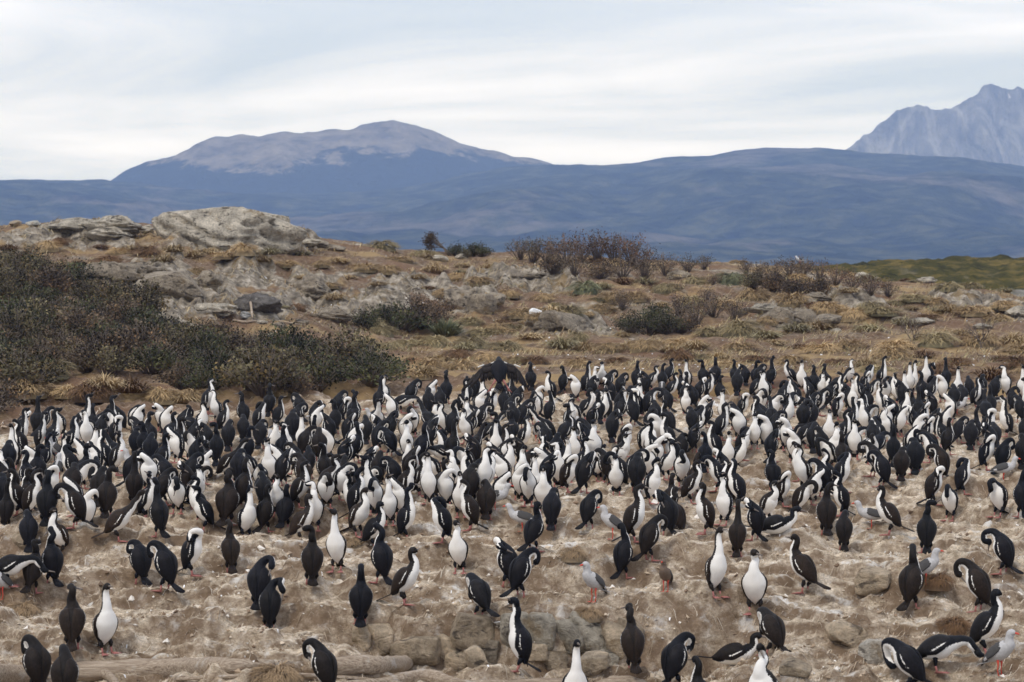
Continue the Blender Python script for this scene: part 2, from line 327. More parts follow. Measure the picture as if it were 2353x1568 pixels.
def loft(rows, nr=44, ns=20):
    S, t = spline(rows, nr); C = S[:, :3]; T, L, V = frames(C)
    a = np.clip(S[:, 3], 0.004, None); bb = np.clip(S[:, 4], 0.004, None)
    th = np.linspace(-np.pi, np.pi, ns, endpoint=False)
    P = C[:, None] + V[:, None] * (bb[:, None] * np.cos(th))[..., None] + L[:, None] * (a[:, None] * np.sin(th))[..., None]
    w = np.clip((S[:, 5][:, None] - np.abs(np.degrees(th))[None]) / 22.0, -2, 2) + 0.5
    V_ = P.reshape(-1, 3).tolist(); f = grid_faces(nr, ns); w = w.ravel().tolist()
    V_ += [C[0].tolist(), C[-1].tolist()]; w += [w[0], w[-1]]
    for j in range(ns):
        f.append((len(V_) - 2, (j + 1) % ns, j)); f.append((len(V_) - 1, (nr - 1) * ns + j, (nr - 1) * ns + (j + 1) % ns))
    return V_, f, w, (S, t, C, T, L, V, a, bb)
class MB:
    def __init__(s): s.v = []; s.f = []; s.w = []; s.mi = []
    def add(s, v, f, w=-1.0, m=0):
        o = len(s.v); s.v += [tuple(p) for p in v]; s.f += [tuple(i + o for i in q) for q in f]
        s.w += list(w) if hasattr(w, '__len__') else [w] * len(v); s.mi += [m] * len(f); return s
    def tube(s, pts, rad, ns=8, w=-1.0, m=0):
        C = np.array(pts, float); r = np.array(rad, float)
        if len(C) == 2: C = np.array([C[0], (C[0] + C[1]) / 2, C[1]]); r = np.array([r[0], (r[0] + r[1]) / 2, r[1]])
        T = np.gradient(C, axis=0); T /= np.linalg.norm(T, axis=1)[:, None] + 1e-9
        l = np.cross(T[0], [0.3, 0.9, 0.2]); V_ = []
        for i in range(len(C)):
            l = l - T[i] * (l @ T[i]); l /= np.linalg.norm(l); u = np.cross(T[i], l)
            for j in range(ns):
                th = 2 * math.pi * j / ns; V_.append(C[i] + r[i] * (math.cos(th) * l + math.sin(th) * u))
        f = grid_faces(len(C), ns); f.append(tuple(range(ns))[::-1]); f.append(tuple(range((len(C) - 1) * ns, len(C) * ns)))
        return s.add(V_, f, w, m)
    def blade(s, p0, p1, w0, w1, thick, side, w=-1.0, m=0, bend=None, wm_=None):
        """flat tapered feather from p0 to p1, width along side"""
        p0 = np.array(p0, float); p1 = np.array(p1, float); side = np.array(side, float); side /= np.linalg.norm(side)
        nrm = np.cross(p1 - p0, side); nrm /= np.linalg.norm(nrm) + 1e-9
        mid = (p0 + p1) / 2 + (np.array(bend) if bend is not None else 0); wmid = wm_ if wm_ is not None else (w0 + w1) / 2 * 1.05
        V_ = []
        for p, ww in ((p0, w0), (mid, wmid), (p1, w1)):
            V_ += [p - side * ww, p + nrm * thick, p + side * ww, p - nrm * thick]
        f = grid_faces(3, 4); f += [(3, 2, 1, 0), (8, 9, 10, 11)]
        return s.add(V_, f, w, m)
    def mesh(s, name, mats): return mesh(name, np.array(s.v), s.f, mats, True, {'w': s.w}, s.mi)

# ------------------------------------------------------------------ rocks, driftwood
import bmesh
def ico(sub):
    bm = bmesh.new(); bmesh.ops.create_icosphere(bm, subdivisions=sub, radius=1.0)
    V_ = np.array([v.co[:] for v in bm.verts]); F_ = [tuple(v.index for v in f.verts) for f in bm.faces]; bm.free(); return V_, F_
ICO4 = ico(4); ICO5 = ico(5)
r1 = Mat('weathered_rock'); oi = r1.n('ShaderNodeObjectInfo')
def wpos(m, scale=(1, 1, 1), loc=(0, 0, 0)): return m.n('ShaderNodeMapping', {0: m.n('ShaderNodeNewGeometry').outputs['Position'], 'Scale': scale, 'Location': loc}).outputs[0]
v = wpos(r1)
na = r1.noise(2.6, 9, 0.72, v); nb = r1.noise(14, 7, 0.72, v); ncr = r1.noise(1.0, 4, 0.6, wpos(r1, (2.2, 2.2, 5.5)), 1.5)
c_ = r1.mix(1.0, oi.outputs['Color'], r1.ramp(na, (0.28, 0.38), (0.5, 1.0), (0.72, 1.65)), 'MULTIPLY')
c_ = r1.mix(0.8, c_, r1.ramp(nb, (0.3, 0.5), (0.5, 1.0), (0.7, 1.4)), 'MULTIPLY')
c_ = r1.mix(r1.ramp(ncr, (0.36, 0.8), (0.43, 0.0)), c_, (0.05, 0.042, 0.035))
c_ = r1.mix(r1.ramp(r1.noise(1.7, 6, 0.7, wpos(r1, loc=(5, 1, 2))), (0.58, 0.0), (0.66, 0.6)), c_, (0.24, 0.15, 0.055))
c_ = r1.mix(r1.ramp(r1.noise(5, 6, 0.7, wpos(r1, loc=(1, 8, 2))), (0.62, 0.0), (0.70, 0.55)), c_, (0.58, 0.55, 0.49))
r1.bump(r1.math('ADD', r1.math('MULTIPLY', na, 2.0), r1.math('ADD', nb, ncr)), 1.0, 0.10)
M_rock = r1.done(c_, 0.9, 0.2)
def n3(P, sc_, s): 
    return (noise(P[:, 0] * sc_ + P[:, 2] * 3.1, P[:, 1] * sc_ - P[:, 2] * sc_ * .8, s) + noise(P[:, 2] * sc_ + 5.2, P[:, 0] * sc_ * .7 + P[:, 1] * sc_, s + 7)) * .6
def rock_mesh(seed, cuts=12, depth=(.45, .85), amp=.16, boxy=False, sub=4, strata=0.0):
    ridged = 0.0 if boxy else 1.0
    r_ = random.Random(seed); V_, F_ = (ICO5 if sub == 5 else ICO4); P = V_.copy()
    if boxy:
        m = np.abs(P).max(1); P = P / (m ** .96)[:, None]
    for k in range(cuts):
        n = np.array([r_.gauss(0, 1), r_.gauss(0, 1), r_.gauss(0, .8)]); n /= np.linalg.norm(n); d = r_.uniform(*depth)
        P -= n * np.clip(P @ n - d, 0, None)[:, None]
    rg = lambda k, s2: (.5 - np.abs(n3(P, k, s2))) * 1.1
    P += V_ * (amp * n3(P, 1.3, seed) + ridged * amp * .8 * rg(2.9, seed + 3) + amp * .38 * rg(6.3, seed + 5) + amp * .22 * n3(P, 13.0, seed + 8))[:, None]
    for k in range(cuts):
        n = np.array([r_.gauss(0, 1), r_.gauss(0, 1), r_.gauss(0, .6)]); n /= np.linalg.norm(n); d = r_.uniform(depth[0] + .1, depth[1] + .15)
        P -= n * (np.clip(P @ n - d, 0, None) * .85)[:, None]
    if strata: P += V_ * [1, 1, 0] * (strata * np.sin(P[:, 2] * 14 + 3 * n3(P, 1.5, seed + 9)) * .5)[:, None]
    P /= np.abs(P).max(0); return mesh('rock', P * [.5, .5, .5], F_, M_rock)
ROUND = [rock_mesh(300 + k, 14, (.5, .85), .18, strata=.05) for k in range(6)]
BLOCK = [rock_mesh(340 + k, 7, (.75, 1.15), .05, True) for k in range(7)]
OUT = [rock_mesh(370 + k, 16, (.5, .9), .42, sub=5, strata=.0) for k in range(4)]
DOME = rock_mesh(391, 10, (.6, .92), .30, sub=5)
GREY = (.325, .27, .20); PALE = (.50, .44, .345); TAN = (.50, .395, .275); DARK = (.14, .125, .11)
ALL_LAB = []
def rock(xd_, yb, w, h, color, label, kind='r', dep=.8, sink=.18, rz=None, tilt=0.0, name='rock', k=None, group=None):
    p = hit(xd_, yb); lst = {'r': ROUND, 'b': BLOCK, 'o': OUT, 'd': [DOME]}[kind]; r_ = random.Random(int(xd_ * 7 + yb)); k = r_.randrange(len(lst)) if k is None else k
    jj = r_.uniform(.85, 1.15)
    o = ob(name, lst[k], None, (p.x, p.y + w * dep * .25, p.z + h * (.5 - sink)), (tilt * r_.uniform(-1, 1), tilt, r_.uniform(0, 6.28) if rz is None else rz), (w, w * dep, h), [c * jj for c in color])
    return tag(o, label, 'rock', group)
# summit and slope outcrops
rock(500, 556, 6.3, 3.3, PALE, 'large pale dome-shaped rock crowning the hilltop at left', 'd', .7, .5, 0.1, k=0, name='summit_rock')
rock(590, 556, 3.6, 2.9, PALE, 'steep right shoulder of the pale hilltop rock', 'd', .7, .5, 2.6, k=0)
rock(170, 530, 2.8, .7, PALE, 'low brownish rock hump on the skyline at far left', 'o', .7, .3, 0.3, k=1)
rock(75, 522, .62, .28, (.6, .57, .5), 'small white boulder on the skyline at far left', 'r', .8, .1)
rock(35, 522, .55, .3, TAN, 'small rusty boulder at the left end of the skyline', 'r', .8, .1)
OC = [(262,530,2.8,.8,PALE,'o'),(335,536,.8,.4,PALE,'r'),(300,528,.7,.35,PALE,'r'),(250,545,2.2,.6,PALE,'o'),(300,560,1.6,.5,PALE,'o'),(440,552,2.4,.5,PALE,'o'),(505,572,2.4,.75,PALE,'o'),(610,560,1.4,.5,PALE,'r'),(640,556,1.0,.45,PALE,'r'),(700,562,1.3,.45,PALE,'o'),(735,568,1.0,.35,GREY,'r'),(770,576,.9,.3,GREY,'r'),(600,585,.5,.28,PALE,'r'),
 (75,560,1.0,.6,GREY,'o'),(130,590,1.6,.7,GREY,'o'),(270,650,2.6,1.3,GREY,'o'),(345,640,2.6,1.3,GREY,'o'),(430,640,2.2,1.2,GREY,'o'),(395,680,1.8,.9,GREY,'b'),(330,700,1.7,.8,GREY,'o'),(450,700,2.2,.9,GREY,'o'),(490,720,1.4,.6,PALE,'o'),(520,620,2.0,.9,GREY,'o'),(560,690,1.6,.8,DARK,'o'),(590,715,1.5,.7,DARK,'r'),(480,660,.9,.7,GREY,'r'),(215,640,1.3,.7,GREY,'o'),
 (715,685,1.9,1.1,GREY,'o'),(760,705,1.3,.7,GREY,'o'),(640,650,1.5,.7,GREY,'o'),(565,732,.42,.26,(.4,.39,.36),'r'),(640,752,.48,.2,GREY,'r'),(600,745,.4,.16,PALE,'r'),(690,745,.5,.2,GREY,'r'),
 (800,690,2.2,.6,GREY,'o'),(850,715,1.7,.6,GREY,'o'),(765,735,1.6,.55,GREY,'o'),(880,680,1.5,.4,GREY,'o'),(950,655,2.0,.5,GREY,'o'),(1050,705,1.1,.75,GREY,'b'),(1105,715,1.1,.7,GREY,'b'),(1080,690,.9,.5,GREY,'r'),(1135,700,.8,.5,GREY,'r'),(1180,660,1.6,.4,GREY,'o'),(1230,755,1.0,.6,GREY,'r'),(1290,760,2.0,.9,GREY,'o'),(1360,755,2.0,.95,GREY,'o'),(1410,765,1.3,.55,GREY,'o'),(1210,640,1.5,.4,GREY,'o'),(1330,645,1.3,.35,GREY,'o'),(1010,600,.8,.3,PALE,'r'),(1060,595,.6,.25,PALE,'r'),
 (1560,640,.9,.4,GREY,'r'),(1620,700,1.0,.5,GREY,'o'),(1795,750,1.7,.9,GREY,'o'),(1850,745,1.0,.6,GREY,'b'),(1900,745,1.0,.4,GREY,'r'),(1880,690,1.4,.4,GREY,'o'),(1940,695,1.1,.5,PALE,'o'),(2000,700,1.2,.5,GREY,'o'),(1760,715,1.5,.35,PALE,'o'),(2030,740,1.0,.5,GREY,'o'),(2120,745,1.0,.28,PALE,'r'),(2070,745,.7,.3,GREY,'r'),(2190,690,1.6,.5,GREY,'o'),(2290,690,1.2,.35,PALE,'o'),(2340,722,.9,.4,PALE,'o'),(2300,770,1.3,.25,GREY,'o'),(2260,755,.8,.2,PALE,'r'),(1920,765,.5,.2,PALE,'r'),(620,775,.35,.15,PALE,'r'),(1980,640,.9,.35,PALE,'r'),(2130,650,.8,.3,PALE,'r')]
def cell(x, y):
    row = 'skyline' if y < 600 else 'upper slope' if y < 660 else 'middle slope' if y < 725 else 'lower slope' if y < 775 else 'rear flat' if y < 870 else 'colony margin'
    return row, ('far left', 'left', 'centre left', 'centre right', 'right', 'far right')[min(int(max(x, 0) / 2353 * 6), 5)]
def relabel(items, fn, tail='from left'):
    """items: (key, x, y, setter); gives each a label of its own by its look, slope and order"""
    d = {}
    for it in items: d.setdefault((it[0], cell(it[1], it[2])), []).append(it)
    for (key, (row, sec)), l in d.items():
        l.sort(key=lambda q: q[1])
        for k, q in enumerate(l):
            o_ = '' if len(l) == 1 else (', leftmost of ' + str(len(l)) if k == 0 else ', ' + (ORD[k] if k < 12 else str(k + 1) + 'th') + ' of ' + str(len(l)) + ' ' + tail)
            q[3]['label'] = fn(key) + ' on the ' + row + ', ' + sec + o_
ORD = ['leftmost', 'second', 'third', 'fourth', 'fifth', 'sixth', 'seventh', 'eighth', 'ninth', 'tenth', 'eleventh', 'twelfth']
its = []
for (x, y, w, h, c, kd) in [q for n_, q in enumerate(OC) if q[5] != 'o' or n_ % 3 == 0]:
    o = rock(x, y, w * 1.05, h * (1.25 if kd == 'o' else 1.1), c, 'x', kd, .8, .42 if kd == 'o' else .25, None if kd != 'o' else random.uniform(-.5, .5), group='rocks on the hillside')
    look = ('broad ' if w > 1.5 else 'small ' if w < .7 else '') + ('pale' if c[0] > .3 else 'dark' if c[0] < .16 else 'grey') + (' outcrop' if kd == 'o' else ' angular boulder' if kd == 'b' else ' boulder')
    its.append((look, x, y, o))
relabel(its, lambda k: k)
# ledge stones near the front: x y base, width height in photo pixels (2500 wide)
LEDGE = [(930,1585,66,64,TAN,0,'squarish tan stone block at the left end of the ledge'),(1015,1612,112,60,TAN,0,'wide flat-faced tan block low in the ledge'),(882,1578,44,52,TAN,.1,'narrow tan stone left of the squarish ledge block'),(1085,1602,44,56,TAN,-.2,'small tan stone right of the wide ledge block'),
 (1150,1606,100,108,TAN,.25,'tall jagged stone beneath the neck-curling cormorant'),(1112,1634,50,46,TAN,.2,'small upright stone at the foot of the jagged stone'),(1160,1628,44,50,TAN,-.3,'tilted small stone in the gap under the jagged stone'),(1197,1612,42,52,GREY,.1,'grey stone wedged right of the jagged stone'),
 (1262,1572,76,78,PALE,0,'pale rounded stone behind the tall-necked cormorant'),(1322,1577,66,80,PALE,.1,'pale upright stone in the middle of the ledge'),(1388,1582,76,72,PALE,-.1,'pale stone with rounded foot in the ledge'),(1440,1580,130,70,PALE,.55,'long pale slab slanting down to the right'),(1502,1586,66,66,TAN,.3,'tan stone at the right end of the ledge'),
 (1345,1634,66,50,TAN,.1,'low stone in front of the pale ledge stones'),(1450,1642,76,50,TAN,-.2,'tan stone at the foot of the slanting slab'),(1300,1606,66,36,TAN,0,'flat stone tucked beneath the pale ledge stones'),(1484,1624,46,40,PALE,.2,'little pale stone below the ledge right end'),(1536,1566,66,54,TAN,.2,'buried tan stone behind the brown turned cormorant'),
 (2062,1572,92,52,TAN,.55,'plank-like tan stone slanting down at lower right'),(2133,1612,64,52,(.55,.5,.42),.1,'whitish stone block beside the neck-curling cormorant lower right'),(2135,1442,76,58,TAN,.0,'square brown stone in the right foreground'),(1945,1645,70,30,TAN,.2,'low pale stone near the lower right edge'),(60,1340,60,36,TAN,.1,'half-buried stone at the left edge')]
for (x, y, w, h, c, tl, lab) in LEDGE:
    p = hit(x * .9412, y * .9412); k = p.y / 6944.4
    rock(x * .9412, y * .9412, w * k * 1.12, h * k * 1.2, c, lab, 'b', .85, .2, random.uniform(-.35, .35), tl, group='stones of the front ledge')
# driftwood
wd = Mat('driftwood'); v = wd.coord((3, 60, 60)); na = wd.noise(1.0, 6, 0.7, v, .6); nb = wd.noise(4, 5, .6)
wc = wd.ramp(na, (0.28, (.10, .07, .048)), (0.45, (.32, .245, .175)), (0.62, (.50, .405, .305)), (.75, (.68, .60, .49)))
wc = wd.mix(wd.ramp(nb, (.58, 0), (.66, .7)), wc, (.55, .5, .43)); wd.bump(na, 1.0, .02); M_wood = wd.done(wc, .9, .15)
def log(pts, rad, label, name='driftwood_log', lift=.0, bumpy=.16, ns=18, flat=1.0, col=None):
    rad = [r_ * .86 for r_ in rad]
    P = [hit(x * .9412, y * .9412) for x, y in pts]; yb = [p.y for p in P]
    C = np.array([[p.x, p.y, p.z + r_ * flat * .45 + lift] for p, r_ in zip(P, rad)]); c0 = C.mean(0); C -= c0
    S, _ = spline([[*c, r_, r_, 0] for c, r_ in zip(C, rad)], 46); T, L, V = frames(S[:, :3]) if False else (None, None, None)
    cc = S[:, :3]; Tn = np.gradient(cc, axis=0); Tn /= np.linalg.norm(Tn, axis=1)[:, None]
    up = np.array([0, 0, 1.0]); Vv = []
    for i in range(len(cc)):
        l = np.cross(Tn[i], up); l /= np.linalg.norm(l); u = np.cross(l, Tn[i])
        for j in range(ns):
            th = 2 * math.pi * j / ns
            rr = S[i, 3] * (1 + bumpy * float(noise(np.array(i * .16 + 40 * rad[0]), np.array(j * .55), 5)) + bumpy * .5 * float(noise(np.array(i * .5), np.array(j * 1.3 + pts[0][0]), 6)))
            Vv.append(cc[i] + rr * (math.cos(th) * l + flat * math.sin(th) * u))
    f = grid_faces(len(cc), ns); f.append(tuple(range(ns))[::-1]); f.append(tuple(range((len(cc) - 1) * ns, len(cc) * ns)))
    o = ob(name, mesh(name, np.array(Vv), f, M_wood), None, tuple(c0)); return tag(o, label, 'driftwood', 'driftwood at the front')
log([(-60, 1662), (60, 1660), (200, 1652), (420, 1644), (560, 1638), (668, 1628)], [.115, .118, .112, .108, .092, .05], 'long thick driftwood log lying along the lower left')
log([(770, 1640), (840, 1636), (930, 1634), (992, 1628)], [.085, .098, .095, .085], 'short cut driftwood log ending beside the ledge stones')
log([(190, 1640), (232, 1652), (268, 1668), (290, 1700)], [.045, .05, .048, .04], 'pale curved driftwood branch leaning on the long log', 'driftwood_branch', .04)
log([(430, 1666), (560, 1660), (640, 1655), (800, 1659), (985, 1676)], [.018, .022, .02, .022, .018], 'thin straight driftwood pole in front of the logs', 'driftwood_pole', .02)
log([(840, 1682), (940, 1678), (1035, 1664), (1120, 1682), (1250, 1685), (1330, 1682), (1430, 1684)], [.04, .055, .075, .06, .06, .06, .05], 'twisted driftwood log along the lower edge at centre', 'driftwood_log', .02, .2)
log([(1430, 1690), (1520, 1672), (1600, 1690)], [.05, .07, .05], 'stubby weathered wood piece at the lower edge', 'driftwood_log', .0, .2)
for pts, rad, lab in [([(555, 680), (575, 700), (580, 735)], [.02, .05, .03], 'pinkish dead branch standing among the left rocks'), ([(535, 740), (560, 745), (590, 742)], [.03, .04, .02], 'pale dead branch lying below the left rocks'), ([(640, 742), (670, 748), (700, 752)], [.02, .03, .02], 'thin dead stick on the soil right of the left rocks'), ([(35, 640), (65, 632)], [.03, .03], 'grey dead branch poking from shrubs at far left')]:
    log([(x / .9412, y / .9412) for x, y in pts], rad, lab, 'dead_branch', .05, .25, 10)
# white box-like stone on the slope
s_ = Mat('whitewashed_stone'); M_white = s_.done(s_.mix(s_.noise(8), (.72, .72, .70), (.85, .85, .83)), .8, .2)
p = hit(1230, 724); o = ob('white_block', BLOCK[2].copy(), None, (p.x, p.y, p.z + .09), (0, .2, .3), (.36, .3, .24)); o.data.materials[0] = M_white
tag(o, 'bright white angular block lying on the middle slope', 'block')

# ------------------------------------------------------------------ plants
lf = Mat('leaves'); oi = lf.n('ShaderNodeObjectInfo'); at_ = lf.attr('tint', 'Color')
lc = lf.mix(1.0, oi.outputs['Color'], at_, 'MULTIPLY'); M_leaf = lf.done(lc, .75, .25)
bk = Mat('twig_bark'); M_bark = bk.done(bk.mix(bk.noise(20), (.07, .055, .045), (.22, .18, .15)), .9, .1)
def leaves(rows, name, mat=M_leaf):
    """rows: centre, direction, length, width, tint"""
    V_ = []; F_ = []; T_ = []
    for c, d, ln, wd_, tn in rows:
        d = d / (np.linalg.norm(d) + 1e-9); s = np.cross(d, rng.normal(size=3)); s /= np.linalg.norm(s) + 1e-9
        k = len(V_); V_ += [c - s * wd_ * .3, c + d * ln * .5 - s * wd_, c + d * ln, c + d * ln * .5 + s * wd_]; F_.append((k, k + 1, k + 2, k + 3)); T_ += [tn] * 4
    return mesh(name, np.array(V_), F_, mat, True, {'tint': np.array(T_)})
def shrub_mesh(seed, nb=46, nl=30, spread=.62, h=.72, clump=.085, leaf=.06, flat=.55, dry=.25):
    global rng
    rng = np.random.default_rng(seed); r_ = random.Random(seed); st = MB(); rows = []
    for k in range(nb):
        az = r_.uniform(0, 6.283); rr = spread * math.sqrt(r_.random()); top = h * (1 - flat * (rr / spread) ** 2) * r_.uniform(.62, 1.08)
        e = np.array([rr * math.cos(az), rr * math.sin(az), top]); mid = np.array([e[0] * .45 + r_.uniform(-.05, .05), e[1] * .45 + r_.uniform(-.05, .05), top * .5])
        st.tube([(e[0] * .1, e[1] * .1, -.03), mid, e * 1.07], [.014, .009, .0035], 5)
        dr = r_.random() < dry; bright = .28 + 1.6 * float(sst(-.45, .5, noise(np.array(e[0] * 3.1 + seed * 1.7), np.array(e[1] * 3.1), seed))) * r_.uniform(.7, 1.3)
        for q in range(nl if not dr else int(nl * .7)):
            t = r_.random() ** .6; c = mid * (1 - t) + e * t + rng.normal(size=3) * clump * (.55 + .6 * t) * [1, 1, .75]
            if c[2] < .02: c[2] = .02 + abs(c[2])
            tn = np.array([1.28, 1.06, .86]) * bright if dr else np.array([1, 1, 1]) * bright
            rows.append((c, rng.normal(size=3) + [0, 0, .6], leaf * r_.uniform(.6, 1.4), leaf * r_.uniform(.2, .42), tn * r_.uniform(.8, 1.2)))
    stm = mesh('stems', np.array(st.v), st.f, M_bark); return stm, leaves(rows, 'foliage')
SHRUB = [shrub_mesh(500 + k, nb=48 + 4 * k, dry=.2 + .12 * (k % 3), h=.62 + .05 * k) for k in range(5)]
AIRY = [shrub_mesh(540 + k, nb=34, nl=20, spread=.6, h=.95, clump=.075, leaf=.055, flat=.35, dry=.55) for k in range(4)]
GRN = (.046, .050, .022); OLV = (.088, .074, .038); BRN = (.098, .072, .046); RED = (.105, .064, .040)
def plant(pair, xd_, yb, s, c, name='shrub', hz_=1.0, p=None):
    p = p or hit(xd_, yb); o = ob(name, None, None, (p.x, p.y, p.z - .03), (0, 0, random.uniform(0, 6.28)), (s, s, s * hz_))
    ob('stems', pair[0], o); kk = random.uniform(.7, 1.3); ob('foliage', pair[1], o, color=[v * kk for v in c]); return o
its = []
def nm_(c): return {GRN: 'dark green leafy shrub', OLV: 'olive brown low shrub', BRN: 'brown twiggy shrub', RED: 'reddish brown shrub'}[c]
xs = [-250, 0, 100, 200, 300, 400, 490, 580, 670, 760, 860]; ymn = [600, 612, 625, 650, 725, 765, 790, 805, 815, 838, 868]; ymx = [960, 962, 880, 858, 872, 892, 905, 912, 915, 905, 885]
pts = []; rr_ = random.Random(77); tries = 0
while len(pts) < 150 and tries < 9000:
    tries += 1; x = rr_.uniform(-160, 860); lo_, hi_ = np.interp(x, xs, ymn), np.interp(x, xs, ymx); y = rr_.uniform(lo_, hi_); p = hit(x, y)
    if float(fbm(np.array(p.x / 1.7), np.array(p.y / 2.6), 2, 97)) < -.28: continue
    if all((p.x - q.x) ** 2 + ((p.y - q.y) * .7) ** 2 > .66 ** 2 for _, _, q in pts): pts.append((x, y, p))
for x, y, p in pts:
    c = rr_.choice([GRN, GRN, OLV, OLV, BRN, BRN]); o = plant(rr_.choice(SHRUB), x, y, rr_.uniform(.85, 1.45), c, hz_=rr_.uniform(.75, 1.05), p=p); its.append((nm_(c), x, y, o)); tag(o, None, 'shrub', 'shrubs of the left thicket')
MORE = [(835,757,1.0,GRN,0),(885,762,1.15,GRN,0),(930,762,1.4,GRN,0),(975,752,1.35,BRN,0),(1005,735,1.0,BRN,1),(905,735,1.0,GRN,0),(955,725,1.0,BRN,1),(1430,712,.8,BRN,1),(1450,765,1.0,GRN,0),(1490,768,1.25,GRN,0),(1530,768,1.1,GRN,0),(1565,765,1.1,BRN,0),(1600,745,1.0,BRN,1),(1510,740,1.0,GRN,0),(1560,725,.9,BRN,1),(1640,730,1.0,BRN,1),(1690,735,.8,BRN,1),
 (1195,598,1.0,BRN,1),(1225,604,1.15,OLV,1),(1262,606,1.2,BRN,1),(1300,606,1.25,RED,1),(1335,602,1.35,RED,1),(1372,604,1.4,RED,1),(1410,606,1.4,RED,1),(1450,610,1.35,RED,1),(1480,618,1.1,RED,1),(1270,628,1.0,BRN,0),(1320,632,1.0,BRN,1),(1380,640,1.1,BRN,0),(1430,640,1.1,BRN,1),(1480,640,1.0,BRN,1),(1530,634,1.0,BRN,1),(1580,625,.8,OLV,1),(1620,620,.7,OLV,1),
 (1715,630,.7,BRN,1),(1745,640,.8,BRN,1),(1780,642,.9,BRN,1),(1815,640,.95,BRN,1),(1843,638,1.0,BRN,1),(1885,642,.9,BRN,1),(1920,655,.9,RED,1),(1960,668,.9,RED,1),(2000,678,.85,RED,1),(2040,682,.8,BRN,1),(1730,665,.9,OLV,0),(1780,672,1.0,BRN,0),(1830,676,1.1,BRN,0),(1880,684,1.0,BRN,0),(1085,590,.75,GRN,0),(1108,590,.8,GRN,0),(1048,588,.8,GRN,0),(1070,594,.5,OLV,0),(1625,700,.7,BRN,1),(1640,655,.55,RED,1)]
for x, y, s, c, k in MORE:
    o = plant(random.choice(AIRY if k else SHRUB), x, y, s, c, hz_=.95); its.append((nm_(c), x, y, o)); tag(o, None, 'shrub', 'shrubs on the open slope')
relabel(its, lambda k: k)
# wind-bent little tree on the crest, two leafless bushes
def branchy(seed, h, lean, depth=4, r0=.03, leaf=False):
    r_ = random.Random(seed); st = MB(); tips = []
    def go(p, d, ln, r, k):
        e = p + d * ln; m = (p + e) / 2 + np.array([r_.uniform(-1, 1) for _ in range(3)]) * ln * .08; st.tube([p, m, e], [r, r * .85, r * .68], 6)
        if k == 0: tips.append(e); return
        for q in range(r_.choice((2, 3, 3))):
            d2 = d + np.array([r_.gauss(0, .55), r_.gauss(0, .55), r_.gauss(.12, .35)]) + np.array(lean) * .3; d2 /= np.linalg.norm(d2); go(e, d2, ln * r_.uniform(.6, .85), r * .62, k - 1)
    for q in range(3): go(np.array([r_.uniform(-.05, .05), r_.uniform(-.05, .05), -.05]), np.array([lean[0] + r_.uniform(-.3, .3), r_.uniform(-.3, .3), 1.0]) / 1.1, h * .34, r0, depth)
    return mesh('stems', np.array(st.v), st.f, M_bark), tips
stm, tips = branchy(8, 1.25, (-.55, 0, 0), 3, .035)
p = hit(1038, 588); o = ob('bent_tree', None, None, (p.x, p.y, p.z - .03)); ob('trunk', stm, o)
tips = sorted(tips, key=lambda e: e[0]); rng = np.random.default_rng(91); rows = []
for e in tips[:int(len(tips) * .75)]:
    for q in range(26): rows.append((e + rng.normal(size=3) * [.095, .095, .06], rng.normal(size=3), .06, .022, np.array([1, .95, .9]) * rng.uniform(.4, 1.1)))
ob('crown', leaves(rows, 'crown'), o, color=(*BRN, 1)); tag(o, 'small wind-bent tree with tufted brown crown on the crest', 'tree')
for (x, y, h, sd_, lab) in [(2095, 800, .95, 14, 'leafless thin-stemmed bush on the flat at right'), (2252, 806, 1.0, 17, 'leafless spreading bush near the right edge of the flat')]:
    stm, tips = branchy(sd_, h, (0, 0, 0), 4, .018); p = hit(x, y); o = ob('bare_bush', None, None, (p.x, p.y, p.z)); ob('stems', stm, o); tag(o, lab, 'bush')
# tussocks
def tussock_mesh(seed, nbl=420, r=.40, h=.30, wd_=.010, shag=.10):
    """a mop of blades combed down over a low dome"""
    r_ = random.Random(seed); V_ = []; F_ = []; T_ = []
    nu_, nv_ = 14, 5
    for i in range(nv_):
        ph = (.12 + .88 * i / (nv_ - 1)) * math.pi / 2
        for j in range(nu_):
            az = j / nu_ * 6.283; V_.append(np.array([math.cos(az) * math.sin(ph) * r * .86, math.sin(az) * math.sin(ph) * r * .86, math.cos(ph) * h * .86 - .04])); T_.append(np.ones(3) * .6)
    F_ += grid_faces(nv_, nu_); F_.append(tuple(range(nu_)))
    for k in range(nbl):
        az = r_.uniform(0, 6.283); p0 = r_.uniform(0, 1.0); p2 = min(p0 + r_.uniform(.35, .75), 1.62); p1 = (p0 + p2) / 2; daz = r_.gauss(0, .12); lump = 1 + .18 * math.sin(3 * az + seed) + r_.uniform(-.05, .05)
        def at(p, k_, o_): return np.array([math.cos(az + k_) * math.sin(p) * (r * lump + o_), math.sin(az + k_) * math.sin(p) * (r * lump + o_), math.cos(p) * (h * lump + o_ * .8)])
        a, b_, c = at(p0, 0, -.01), at(p1, daz, .02 + shag * r_.random() * .5), at(p2, 2 * daz, shag * r_.random())
        s = np.array([-math.sin(az), math.cos(az), r_.gauss(0, .2)]); i = len(V_); w = wd_ * r_.uniform(.7, 1.3)
        V_ += [a - s * w, a + s * w, b_ + s * w, b_ - s * w, c]; F_ += [(i, i + 1, i + 2, i + 3), (i + 3, i + 2, i + 4)]
        tn = r_.uniform(.55, 1.45); T_ += [np.array([1, .93, .85]) * tn] * 5
    return mesh('tussock', np.array(V_), F_, M_leaf, True, {'tint': np.array(T_)})
